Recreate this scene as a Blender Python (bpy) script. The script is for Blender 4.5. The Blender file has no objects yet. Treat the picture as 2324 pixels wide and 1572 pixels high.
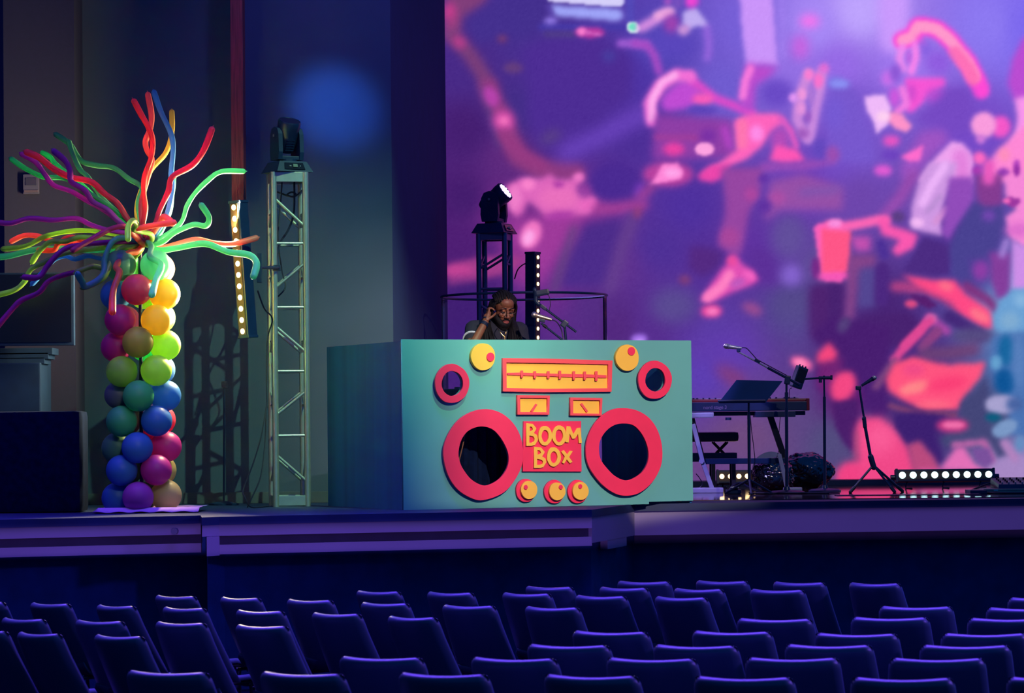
import bpy, bmesh, math, random
import numpy as np
from mathutils import Vector, Matrix, Euler, noise

random.seed(7)
S = bpy.context.scene
COL = S.collection

# ------------------------------------------------------------------ camera
# stage floor is z = 0, the lens is 0.6 m above it, 6500 px focal length on a 2324 px wide frame
FPX, W_, H_ = 6500.0, 2324.0, 1572.0
EYE = Vector((0, 0, 0.597))
PITCH = math.atan((965 - 786) / FPX)
ROLL = 0.0105
_F = Vector((0, math.cos(PITCH), math.sin(PITCH)))
_R0 = Vector((1, 0, 0)); _U0 = Vector((0, -math.sin(PITCH), math.cos(PITCH)))
_R = _R0 * math.cos(ROLL) - _U0 * math.sin(ROLL)
_U = _U0 * math.cos(ROLL) + _R0 * math.sin(ROLL)
cd = bpy.data.cameras.new('camera'); cam = bpy.data.objects.new('camera', cd); COL.objects.link(cam)
cd.sensor_width = 36; cd.lens = 36 * FPX / W_
cd.clip_end = 200
m = Matrix((( _R.x, _U.x, -_F.x, EYE.x), (_R.y, _U.y, -_F.y, EYE.y), (_R.z, _U.z, -_F.z, EYE.z), (0, 0, 0, 1)))
cam.matrix_world = m
cd.dof.use_dof = True; cd.dof.focus_distance = 21.2; cd.dof.aperture_fstop = 7.0
S.camera = cam

def P(px, py, Y):
    d = _F * FPX + _R * (px - W_ / 2) - _U * (py - H_ / 2)
    return EYE + d * (Y / d.y)
def PX(px, Y, z=0.0):
    "point of pixel column px at depth Y and height z"
    lo, hi = -20000.0, 20000.0
    for _ in range(60):
        mid = (lo + hi) / 2
        if P(px, mid, Y).z > z: lo = mid
        else: hi = mid
    return P(px, mid, Y)
def onplane(px, py, o, n):
    d = _F * FPX + _R * (px - W_ / 2) - _U * (py - H_ / 2)
    return EYE + d * ((o - EYE).dot(n) / d.dot(n))
def SC(Y): return FPX / Y

# ------------------------------------------------------------------ colour, world, lights
def lin(c):
    return tuple(((v / 255) / 12.92 if v / 255 <= .04045 else ((v / 255 + .055) / 1.055) ** 2.4) for v in c)
S.view_settings.view_transform = 'Standard'
S.view_settings.look = 'None'
S.view_settings.gamma = 1.0
S.view_settings.use_curve_mapping = False
S.view_settings.exposure = 0.0
wd = bpy.data.worlds.new('world'); S.world = wd; wd.use_nodes = True
bg = wd.node_tree.nodes['Background']
bg.inputs[0].default_value = (0.001, 0.060, 0.31, 1); bg.inputs[1].default_value = 1.0

def aim(o, target):
    d = (Vector(target) - o.location).normalized()
    o.rotation_euler = d.to_track_quat('-Z', 'Y').to_euler()
def spot(name, loc, target, color, energy, deg, blend=.5, radius=.06, rect=None, soft=.01):
    l = bpy.data.lights.new(name, 'SPOT'); o = bpy.data.objects.new(name, l); COL.objects.link(o)
    o.location = loc; aim(o, target); l.color = color; l.energy = energy
    l.spot_size = math.radians(deg); l.spot_blend = blend; l.shadow_soft_size = radius
    if rect:   # framing shutters of a profile spot: lit window given by world points on the set
        bpy.context.view_layer.update()
        mi = o.rotation_euler.to_matrix().transposed()
        t = [mi @ (Vector(p) - o.location) for p in rect]
        xs = [v.x / -v.z for v in t]; ys = [v.y / -v.z for v in t]
        l.use_nodes = True; nt = l.node_tree; em = nt.nodes['Emission']
        tc = nt.nodes.new('ShaderNodeTexCoord'); sp = nt.nodes.new('ShaderNodeSeparateXYZ')
        nt.links.new(tc.outputs['Normal'], sp.inputs[0])
        def math_(op, a, b):
            n = nt.nodes.new('ShaderNodeMath'); n.operation = op
            for i, v in enumerate((a, b)):
                if isinstance(v, (int, float)): n.inputs[i].default_value = v
                else: nt.links.new(v, n.inputs[i])
            return n.outputs[0]
        az = math_('ABSOLUTE', sp.outputs[2], 0)
        res = 1.0
        for ax, lo, hi in ((0, min(xs), max(xs)), (1, min(ys), max(ys))):
            q = math_('DIVIDE', sp.outputs[ax], az)
            for a_, b_ in ((lo, 1), (hi, -1)):
                sf = soft if isinstance(soft, float) else soft[ax * 2 + (b_ < 0)]   # left, right, bottom, top edge
                s = math_('MULTIPLY', math_('SUBTRACT', q, a_), b_ / sf)
                c = nt.nodes.new('ShaderNodeClamp'); nt.links.new(math_('ADD', s, .5), c.inputs[0])
                res = math_('MULTIPLY', res, c.outputs[0])
        nt.links.new(res, em.inputs['Strength'])
    return o
def area(name, loc, target, color, energy, sx, sy, spread=180):
    l = bpy.data.lights.new(name, 'AREA'); o = bpy.data.objects.new(name, l); COL.objects.link(o)
    o.location = loc; aim(o, target); l.color = color; l.energy = energy; l.shape = 'RECTANGLE'
    l.size = sx; l.size_y = sy; l.spread = math.radians(spread)
    return o

# house wash over the seats: violet, from overhead bars near the stage edge; an added unseen spot behind the lens, framed on the stage front
area('house_wash_violet', (1.0, 18.0, 8.0), (0.8, 14.2, -.6), (.16, .06, 1.0), 1850, 14, 1.2, 100)
spot('fascia_violet_fill', (0.5, -3.0, -.02), (.6, 20.3, -.16), (.40, .19, 1.0), 9000, 44, .2, .03,
     rect=[(-6, 20.5, -.268), (7, 20.5, -.268), (-6, 20.5, -.062), (7, 20.5, -.062)], soft=(.02, .02, .0008, .0008))
spot('seat_side_fill', (9.5, 13.5, 2.6), (0, 14, -.6), (.22, .10, 1.0), 1500, 60, .4, .3,  # added fill from the right, mimics violet light along the seat sides
     rect=[(-5, 10.5, -1.1), (-5, 17.8, -.3), (3, 11, -1.1), (3, 17.8, -.3)], soft=.03)
# key from the lighting bar upper right: profile spot framed on the painted booth and the person behind it
spot('booth_key', (4.6, 10.0, 6.2), (.3, 21, .9), (1.0, .80, .72), 6500, 30, .3, .05,
     rect=[(-.38, 20.6, .05), (1.75, 21.6, .05), (-.38, 20.6, 2.6), (1.75, 21.6, 2.6)], soft=(.052, .012, .005, .05))
# pale green spot raking down on the truss, balloons and wall on the left
LW = [(-2.95, 20.0, 0.02), (-.5, 20.0, .02), (-2.95, 22.8, 4.2), (-.5, 22.8, 4.2)]
spot('green_key', (2.4, 15.8, 8.2), (-1.45, 22.2, .85), (.42, .95, .50), 4200, 24, 1.0, .04, rect=LW, soft=(.035, .03, .03, .03))
spot('wall_warm', (1.6, 15.6, 7.4), (-1.0, 22.8, .5), (1.0, .62, .66), 420, 17, 1.0, .3, rect=LW, soft=.05)
# blue accents
spot('wall_blue_accent', (-2.9, 19.2, 4.1), P(750, 240, 22.75), (.06, .26, 1.0), 1500, 12, 1.0, .1)
spot('wall_blue_fill', (-.6, 19.5, 6.0), (-1.3, 22.8, 3.7), (.26, .20, 1.0), 330, 44, 1.0, .3)  # added fill without a known fixture, lifts the upper wall
spot('side_blue', (-6.5, 16.5, 3.6), (-1.1, 21.1, .6), (.0, .16, 1.0), 50, 34, 1.0, .5)
spot('booth_teal', (1.6, 14.0, 5.0), (-.86, 20.50, 1.30), (.0, 1.0, .45), 50, 8, 1.0, .1)
spot('booth_blue_fill', (1.6, 13.0, 3.0), (-.86, 20.40, .15), (.18, .40, 1.0), 5, 10, 1.0, .1, rect=[(-1.0, 20.5, .0), (0, 20.9, 0), (-1.0, 20.5, 1.3), (0, 20.9, 1.3)], soft=.015)  # weak fill added for the blue gradient at the booth's lower left
# violet beam of the far moving head onto the keyboard corner
spot('violet_beam', P(1150, 452, 25.8), P(1600, 960, 24.2), (.40, .30, 1.0), 500, 40, .8, .08)
spot('violet_fill', (-.6, 19.0, 5.0), P(1600, 960, 24.2), (.36, .26, 1.0), 2400, 24, .3, .05,  # added unseen spot, not the moving head, lights the stand's left legs
     rect=[P(1560, 1125, 24.3), P(1648, 1125, 24.3), P(1560, 770, 24.0), P(1690, 770, 24.0)], soft=.012)
spot('palm_glow_fill', (-1.05, 20.15, 1.75), (-2.70, 20.75, 1.86), (.95, 1.0, .55), 150, 30, 1.0, .03)  # unseen spot added to make the balloon crown glow
area('left_violet_wash', (-5.5, 17.5, 5.0), (-3.4, 21.5, 1.6), (.35, .10, 1.0), 9, 2, 2, 120)
spot('keys_top', (4.5, 16.0, 6.5), (2.2, 25.0, .3), (1.0, .85, .8), 650, 20, 1.0, .05)
spot('palm_front_fill', (-.4, 12.0, 5.2), (-2.75, 20.7, 1.0), (1.0, .96, .70), 700, 22, .8, .1,  # added front fill that brightens the balloon column
     rect=[P(245, 1150, 20.7), P(415, 1150, 20.7), P(245, 330, 20.7), P(415, 330, 20.7)], soft=(.015, .02, .02, .06))

# ------------------------------------------------------------------ mesh helpers
class MB:
    def __init__(self): self.bm = bmesh.new()
    def box(self, c, s, rot=None, bevel=0):
        r = bmesh.ops.create_cube(self.bm, size=1.0)
        M = Matrix.Translation(Vector(c)) @ (rot.to_4x4() if rot is not None else Matrix()) @ Matrix.Diagonal((s[0], s[1], s[2], 1))
        bmesh.ops.transform(self.bm, matrix=M, verts=r['verts'])
        if bevel:
            es = list({e for v in r['verts'] for e in v.link_edges})
            bmesh.ops.bevel(self.bm, geom=es, offset=bevel, segments=2, affect='EDGES', profile=.7)
        return self
    def cyl(self, a, b, r0, r1=None, seg=12):
        a = Vector(a); b = Vector(b); r1 = r0 if r1 is None else r1
        d = b - a; L = d.length
        r = bmesh.ops.create_cone(self.bm, cap_ends=True, segments=seg, radius1=r0, radius2=r1, depth=L)
        M = Matrix.Translation((a + b) / 2) @ d.to_track_quat('Z', 'Y').to_matrix().to_4x4()
        bmesh.ops.transform(self.bm, matrix=M, verts=r['verts']); return self
    def sph(self, c, r, s=(1, 1, 1), seg=16, rot=None):
        q = bmesh.ops.create_uvsphere(self.bm, u_segments=seg, v_segments=max(6, seg * 2 // 3), radius=r)
        M = Matrix.Translation(Vector(c)) @ (rot.to_4x4() if rot is not None else Matrix()) @ Matrix.Diagonal((s[0], s[1], s[2], 1))
        bmesh.ops.transform(self.bm, matrix=M, verts=q['verts']); return self
    def tube(self, pts, r, seg=8, res=6, smooth=True, caps=True):
        pts = [Vector(p) for p in pts]
        n = len(pts)
        rf = r if callable(r) else (lambda t: r)
        if smooth and n > 2:
            out = []
            for i in range(n - 1):
                p0 = pts[max(i - 1, 0)]; p1 = pts[i]; p2 = pts[i + 1]; p3 = pts[min(i + 2, n - 1)]
                for k in range(res):
                    t = k / res
                    out.append(.5 * ((2 * p1) + (p2 - p0) * t + (2 * p0 - 5 * p1 + 4 * p2 - p3) * t * t + (3 * p1 - p0 - 3 * p2 + p3) * t ** 3))
            out.append(pts[-1]); pts = out
        N = len(pts)
        tan = [(pts[min(i + 1, N - 1)] - pts[max(i - 1, 0)]).normalized() for i in range(N)]
        ref = Vector((0, 0, 1)) if abs(tan[0].z) < .9 else Vector((0, 1, 0))
        nrm = (ref - tan[0] * ref.dot(tan[0])).normalized()
        stations = []
        r0 = rf(0); rN = rf(1)
        if caps:
            for a in (80, 50, 20): stations.append((pts[0] - tan[0] * r0 * math.sin(math.radians(a)), tan[0], r0 * math.cos(math.radians(a))))
        for i in range(N): stations.append((pts[i], tan[i], rf(i / (N - 1))))
        if caps:
            for a in (20, 50, 80): stations.append((pts[-1] + tan[-1] * rN * math.sin(math.radians(a)), tan[-1], rN * math.cos(math.radians(a))))
        rings = []
        for (p, t, rr) in stations:
            nrm = (nrm - t * nrm.dot(t))
            if nrm.length < 1e-6: nrm = t.orthogonal()
            nrm.normalize(); b = t.cross(nrm)
            rings.append([self.bm.verts.new(p + (nrm * math.cos(2 * math.pi * k / seg) + b * math.sin(2 * math.pi * k / seg)) * rr) for k in range(seg)])
        for i in range(len(rings) - 1):
            for k in range(seg):
                self.bm.faces.new((rings[i][k], rings[i][(k + 1) % seg], rings[i + 1][(k + 1) % seg], rings[i + 1][k]))
        self.bm.faces.new(rings[0][::-1]); self.bm.faces.new(rings[-1])
        return self
    def poly(self, pts, ext):
        "prism: closed ring of points pts extruded along vector ext"
        a = [self.bm.verts.new(p) for p in pts]; b = [self.bm.verts.new(Vector(p) + ext) for p in pts]
        self.bm.faces.new(a); self.bm.faces.new(b[::-1])
        n = len(a)
        for i in range(n): self.bm.faces.new((a[i], b[i], b[(i + 1) % n], a[(i + 1) % n]))
        return self
    def lathe(self, prof, o=(0, 0, 0), seg=24, rot=None):
        o = Vector(o); rings = []
        for (r, z) in prof:
            rg = []
            for k in range(seg):
                v = Vector((r * math.cos(2 * math.pi * k / seg), r * math.sin(2 * math.pi * k / seg), z))
                if rot is not None: v = rot @ v
                rg.append(self.bm.verts.new(o + v))
            rings.append(rg)
        for i in range(len(rings) - 1):
            for k in range(seg): self.bm.faces.new((rings[i][k], rings[i][(k + 1) % seg], rings[i + 1][(k + 1) % seg], rings[i + 1][k]))
        self.bm.faces.new(rings[0][::-1]); self.bm.faces.new(rings[-1])
        return self
    def quad(self, *p):
        self.bm.faces.new([self.bm.verts.new(q) for q in p]); return self
    def build(self, name, mat, parent=None, smooth=False, fix=True, origin=None):
        if fix: bmesh.ops.recalc_face_normals(self.bm, faces=self.bm.faces)
        me = bpy.data.meshes.new(name)
        o = bpy.data.objects.new(name, me)
        off = Vector((0, 0, 0))
        if parent is not None:
            off = WLOC.get(parent.name, Vector((0, 0, 0)))
        elif origin is not None:
            off = Vector(origin)
        if off.length: bmesh.ops.translate(self.bm, vec=-off, verts=self.bm.verts)
        self.bm.to_mesh(me); self.bm.free()
        if smooth:
            me.polygons.foreach_set('use_smooth', [True] * len(me.polygons))
            try: me.set_sharp_from_angle(angle=math.radians(38))
            except Exception: pass
        me.materials.append(mat)
        COL.objects.link(o)
        if parent is not None:
            o.parent = parent; WLOC[o.name] = off
        else:
            o.location = off; WLOC[o.name] = off
        return o
WLOC = {}
def tag(o, label=None, cat=None, group=None, kind=None):
    if label: o['label'] = label
    if cat: o['category'] = cat
    if group: o['group'] = group
    if kind: o['kind'] = kind
    return o
def thing(name, loc, label, cat, group=None):
    o = bpy.data.objects.new(name, None); o.empty_display_size = .1; COL.objects.link(o)
    o.location = loc; WLOC[o.name] = Vector(loc)
    return tag(o, label, cat, group)
def struct(o): o['kind'] = 'structure'; return o

# ------------------------------------------------------------------ materials
def mat(name, col, rough=.6, metal=0, var=.12, scale=6, bump=0, spec=.5, stretch=(1, 1, 1), emit=None, estr=0, trans=0, coat=0, alpha=1, transm=0):
    m = bpy.data.materials.new(name); m.use_nodes = True; nt = m.node_tree; b = nt.nodes['Principled BSDF']
    c = lin(col)
    tc = nt.nodes.new('ShaderNodeTexCoord'); mp = nt.nodes.new('ShaderNodeMapping'); mp.inputs['Scale'].default_value = stretch
    nt.links.new(tc.outputs['Object'], mp.inputs[0])
    nz = nt.nodes.new('ShaderNodeTexNoise'); nz.inputs['Scale'].default_value = scale; nz.inputs['Detail'].default_value = 5
    nt.links.new(mp.outputs[0], nz.inputs['Vector'])
    cr = nt.nodes.new('ShaderNodeValToRGB'); cr.color_ramp.elements[0].position = .3; cr.color_ramp.elements[1].position = .7
    cr.color_ramp.elements[0].color = (*[v * (1 - var) for v in c], 1); cr.color_ramp.elements[1].color = (*[min(1, v * (1 + var)) for v in c], 1)
    nt.links.new(nz.outputs['Fac'], cr.inputs[0]); nt.links.new(cr.outputs[0], b.inputs['Base Color'])
    b.inputs['Roughness'].default_value = rough; b.inputs['Metallic'].default_value = metal
    b.inputs['Specular IOR Level'].default_value = spec
    b.inputs['Coat Weight'].default_value = coat
    b.inputs['Transmission Weight'].default_value = transm
    b.inputs['Alpha'].default_value = alpha
    if bump:
        bp = nt.nodes.new('ShaderNodeBump'); bp.inputs['Strength'].default_value = bump; bp.inputs['Distance'].default_value = .01
        nt.links.new(nz.outputs['Fac'], bp.inputs['Height']); nt.links.new(bp.outputs[0], b.inputs['Normal'])
    if emit:
        b.inputs['Emission Color'].default_value = (*lin(emit), 1); b.inputs['Emission Strength'].default_value = estr
    if trans:
        out = nt.nodes['Material Output']; tr = nt.nodes.new('ShaderNodeBsdfTranslucent'); mx = nt.nodes.new('ShaderNodeMixShader')
        nt.links.new(cr.outputs[0], tr.inputs[0]); mx.inputs[0].default_value = trans
        nt.links.new(b.outputs[0], mx.inputs[1]); nt.links.new(tr.outputs[0], mx.inputs[2]); nt.links.new(mx.outputs[0], out.inputs[0])
    return m
M_black = mat('black_plastic', (14, 38, 72), .45, var=.2)  # navy in these blacks imitates the blue haze over the stage
M_blackmetal = mat('black_metal', (16, 38, 72), .35, metal=.1)
M_blackcloth = mat('black_cloth', (6, 20, 48), .95, var=.3, scale=20, bump=.2, spec=.1)
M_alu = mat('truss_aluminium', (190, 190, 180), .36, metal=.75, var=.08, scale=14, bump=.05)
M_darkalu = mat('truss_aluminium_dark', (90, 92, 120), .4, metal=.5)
M_cable = mat('cable_rubber', (14, 20, 48), .5)
M_bulbw = mat('warm_lamp', (255, 220, 150), .4, emit=(255, 214, 150), estr=6)
M_bulbw2 = mat('warm_lamp_dim', (255, 220, 150), .4, emit=(255, 205, 140), estr=2.2)
M_bulbc = mat('cyan_lamp', (210, 250, 255), .4, emit=(190, 245, 255), estr=5)
M_bulbv = mat('violet_lamp', (220, 190, 255), .4, emit=(215, 185, 255), estr=3)
M_lensstrip = mat('lamp_lens_strip', (84, 62, 40), .5)
# ------------------------------------------------------------------ the setting
M_wall = mat('painted_wall', (56, 68, 92), .9, var=.05, scale=3, bump=.05)
M_pil = mat('pilaster_paint', (34, 32, 64), .9, var=.06, scale=30, bump=.05)
M_return = mat('dark_masking_wall', (26, 44, 94), .95, var=.1)
M_stage = mat('stage_floor_black', (12, 34, 76), .6, var=.25, scale=3)  # black floor, the hazy blue lift is put into its colour
M_gloss = mat('polished_stage_floor', (58, 30, 34), .07, var=.3, scale=2.2, stretch=(.4, 6, 1), bump=.015, spec=.7)
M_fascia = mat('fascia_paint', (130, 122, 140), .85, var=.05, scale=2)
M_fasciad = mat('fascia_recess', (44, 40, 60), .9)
M_skirt = mat('stage_skirt', (10, 60, 110), .95, var=.2)  # dark skirt, blue haze mixed into the colour
M_aud = mat('auditorium_carpet', (6, 14, 34), 1.0, var=.3, scale=40, bump=.2, spec=.05)
M_base = mat('baseboard_vinyl', (60, 66, 80), .7)

YW = 22.8
xw0, xw1 = -9.0, PX(892, YW, 1.5).x
xr1, YR = PX(1016, 26.9, 1.5).x, 26.9
struct(MB().box(((xw0 + xw1) / 2, YW + .1, 3.2), (xw1 - xw0, .2, 6.4)).build('wall_back', M_wall))
# dark masking return between the side wall and the screen
struct(MB().poly([(xw1, YW, 0), (xr1, YR, 0), (xr1 - .1, YR + .3, 0), (xw1 - .1, YW + .2, 0)], Vector((0, 0, 6.4))).build('wall_return', M_return))
struct(MB().box((-.6 + 5, 27.55, 3.2), (14, .1, 6.4)).build('wall_rear', M_return))
struct(MB().box((-9.1, 15, 2), (.2, 25, 9)).build('wall_left', M_return))
# pilaster
xa, xb = PX(10, 22.35, 1.8).x, PX(171, 22.35, 1.8).x
struct(MB().box(((xa + xb) / 2, 22.58, 3.2), (xb - xa, .44, 6.4)).build('wall_pilaster', M_pil))
bb = MB().box(((xb + xw1) / 2, YW - .012, .045), (xw1 - xb, .024, .09), bevel=.004).build('baseboard_back', M_base); struct(bb)

# stage outline (front edge), left to right
def edge(px, Y, z=0): p = PX(px, Y, z); return (p.x, p.y)
_a0, eA1 = edge(-330, 18.95), edge(455, 19.75)
_t = (-9.0 - eA1[0]) / (_a0[0] - eA1[0]); eA0 = (-9.0, eA1[1] + (_a0[1] - eA1[1]) * _t)
eS0, eS1 = edge(458, 19.30), edge(497, 19.42)
eB1 = edge(1343, 20.15)
eC0, eC1 = edge(1440, 21.45), edge(2900, 22.05)
front = [eA0, eA1, eS0, eS1, eB1, eC0, eC1]
def ring(off=0.0, back=28.0):
    pts = [(x, y + off) for x, y in front]
    return pts
def slab(pts, z0, z1, name, m, back=27.6):
    r = [Vector((x, y, z0)) for x, y in pts] + [Vector((pts[-1][0], back, z0)), Vector((pts[0][0], back, z0))]
    return MB().poly(r, Vector((0, 0, z1 - z0))).build(name, m)
struct(slab(ring(), -.055, 0, 'floor_stage', M_stage))
# fascia boards: two boards with a groove on the left, a single board on the right
def board(p, q, z0, z1, off, name, m, th=.05):
    p = Vector((p[0], p[1] + off, z0)); q = Vector((q[0], q[1] + off, z0)); n = Vector((0, th, 0))
    return struct(MB().poly([p, q, q + n, p + n], Vector((0, 0, z1 - z0))).build(name, m))
k = 1
def nm():
    global k; k += 1; return 'trim_%d' % (k - 1)
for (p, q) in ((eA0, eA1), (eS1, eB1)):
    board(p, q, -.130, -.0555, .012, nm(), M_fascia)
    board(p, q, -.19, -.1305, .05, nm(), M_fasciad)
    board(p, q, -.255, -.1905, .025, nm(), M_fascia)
sx = .03
struct(MB().poly([Vector((eS0[0] - .0, eS0[1] + .012, -.13)), Vector((eS1[0], eS1[1] + .012, -.13)), Vector((eS1[0], eS1[1] + .25, -.13)), Vector((eS0[0], eS1[1] + .25, -.13))], Vector((0, 0, .0745))).build(nm(), M_fascia))
struct(MB().poly([Vector((eS0[0] + sx, eS0[1] + .012, -.262)), Vector((eS1[0], eS1[1] + .012, -.262)), Vector((eS1[0], eS1[1] + .25, -.262)), Vector((eS0[0] + sx, eS1[1] + .25, -.262))], Vector((0, 0, .13))).build(nm(), M_fascia))
p0, p1 = Vector((*eB1, -.235)) + Vector((0, .02, 0)), Vector((*eC0, -.235)) + Vector((0, .02, 0))
struct(MB().poly([p0, p1, p1 + Vector((-.1, .1, 0)), p0 + Vector((-.1, .1, 0))], Vector((0, 0, .1795))).build(nm(), M_fascia))
board(eC0, eC1, -.235, -.0555, .02, nm(), M_fascia)
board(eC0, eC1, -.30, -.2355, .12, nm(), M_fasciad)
a = p0.lerp(p1, .35); b_ = p0.lerp(p1, .8); dz = Vector((0, 0, -.06))
struct(MB().poly([a + Vector((0, .01, -.0655)), b_ + Vector((0, .01, -.0655)), b_ + Vector((-.05, .08, -.0655)), a + Vector((-.05, .08, -.0655))], Vector((0, 0, .065))).build(nm(), M_fascia))
# stage skirt and auditorium floor
AF = -1.203
struct(MB().poly([Vector((x, y + .35, AF)) for x, y in front] + [Vector((x, y + .45, AF)) for x, y in front[::-1]], Vector((0, 0, -.06 - AF))).build('wall_stage_skirt', M_skirt))
struct(MB().box((0, 14, AF - .1), (26, 28, .2)).build('floor', M_aud))

# polished deck in front of the screen
gx0 = PX(1560, 22.5).x
def rect_slab(x0, x1, y0, y1, z0, z1, name, m, bevel=.0):
    return MB().box(((x0 + x1) / 2, (y0 + y1) / 2, (z0 + z1) / 2), (x1 - x0, y1 - y0, z1 - z0), bevel=bevel).build(name, m)
struct(rect_slab(.35, 6.4, 22.15, 27.1, .0003, .006, 'floor_polished', M_gloss))
struct(rect_slab(xr1 + .02, 6.4, 26.75, 27.5, .0065, .055, 'trim_20', M_black))

# round wall plate (junction hole) in the fascia
cp = P(396, 1205, 19.66)
hole = MB().cyl(cp + Vector((0, -.02, 0)), cp + Vector((0, .06, 0)), .023, seg=24).build('cable_port', M_blackmetal, origin=cp)
tag(hole, 'small round dark cable port set in the left stage fascia', 'cable port')

# wooden beam hanging on the wall
M_wood = mat('red_stained_wood', (150, 46, 50), .55, var=.45, scale=5, stretch=(14, 14, .6), bump=.35)
t0 = P(552, 470, 22.35); xl, xr_ = PX(524, 22.35, 3).x, PX(552, 22.35, 3).x
z0 = P(540, 470, 22.35).z
beam = MB().box(((xl + xr_) / 2, 22.46, (z0 + 5.6) / 2), (xr_ - xl, .20, 5.6 - z0), bevel=.006).build('wooden_beam', M_wood, origin=((xl + xr_) / 2, 22.46, z0))
tag(beam, 'tall reddish stained wooden beam fixed to the wall above the left lamp bar', 'beam')
for zz in (2.9, 4.2):
    MB().box(((xl + xr_) / 2, 22.68, zz), (.06, .24, .05)).build('wall_bracket', M_blackmetal, beam)

# wall control plate
tc_ = P(71, 418, 22.34)
cpn = thing('wall_control_panel', tc_, 'small pale square control panel on the left pilaster', 'control panel')
M_plate = mat('pale_plate', (70, 66, 92), .5)
MB().box(tc_, (.125, .03, .155), bevel=.006).build('housing', M_plate, cpn)
MB().box(tc_ + Vector((0, -.017, .02)), (.085, .006, .06), bevel=.002).build('display_window', mat('grey_display', (52, 50, 72), .3), cpn)
MB().box(tc_ + Vector((0, -.017, -.055)), (.11, .006, .018), bevel=.002).build('button_row', mat('grey_buttons', (86, 70, 84), .5), cpn)
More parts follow.
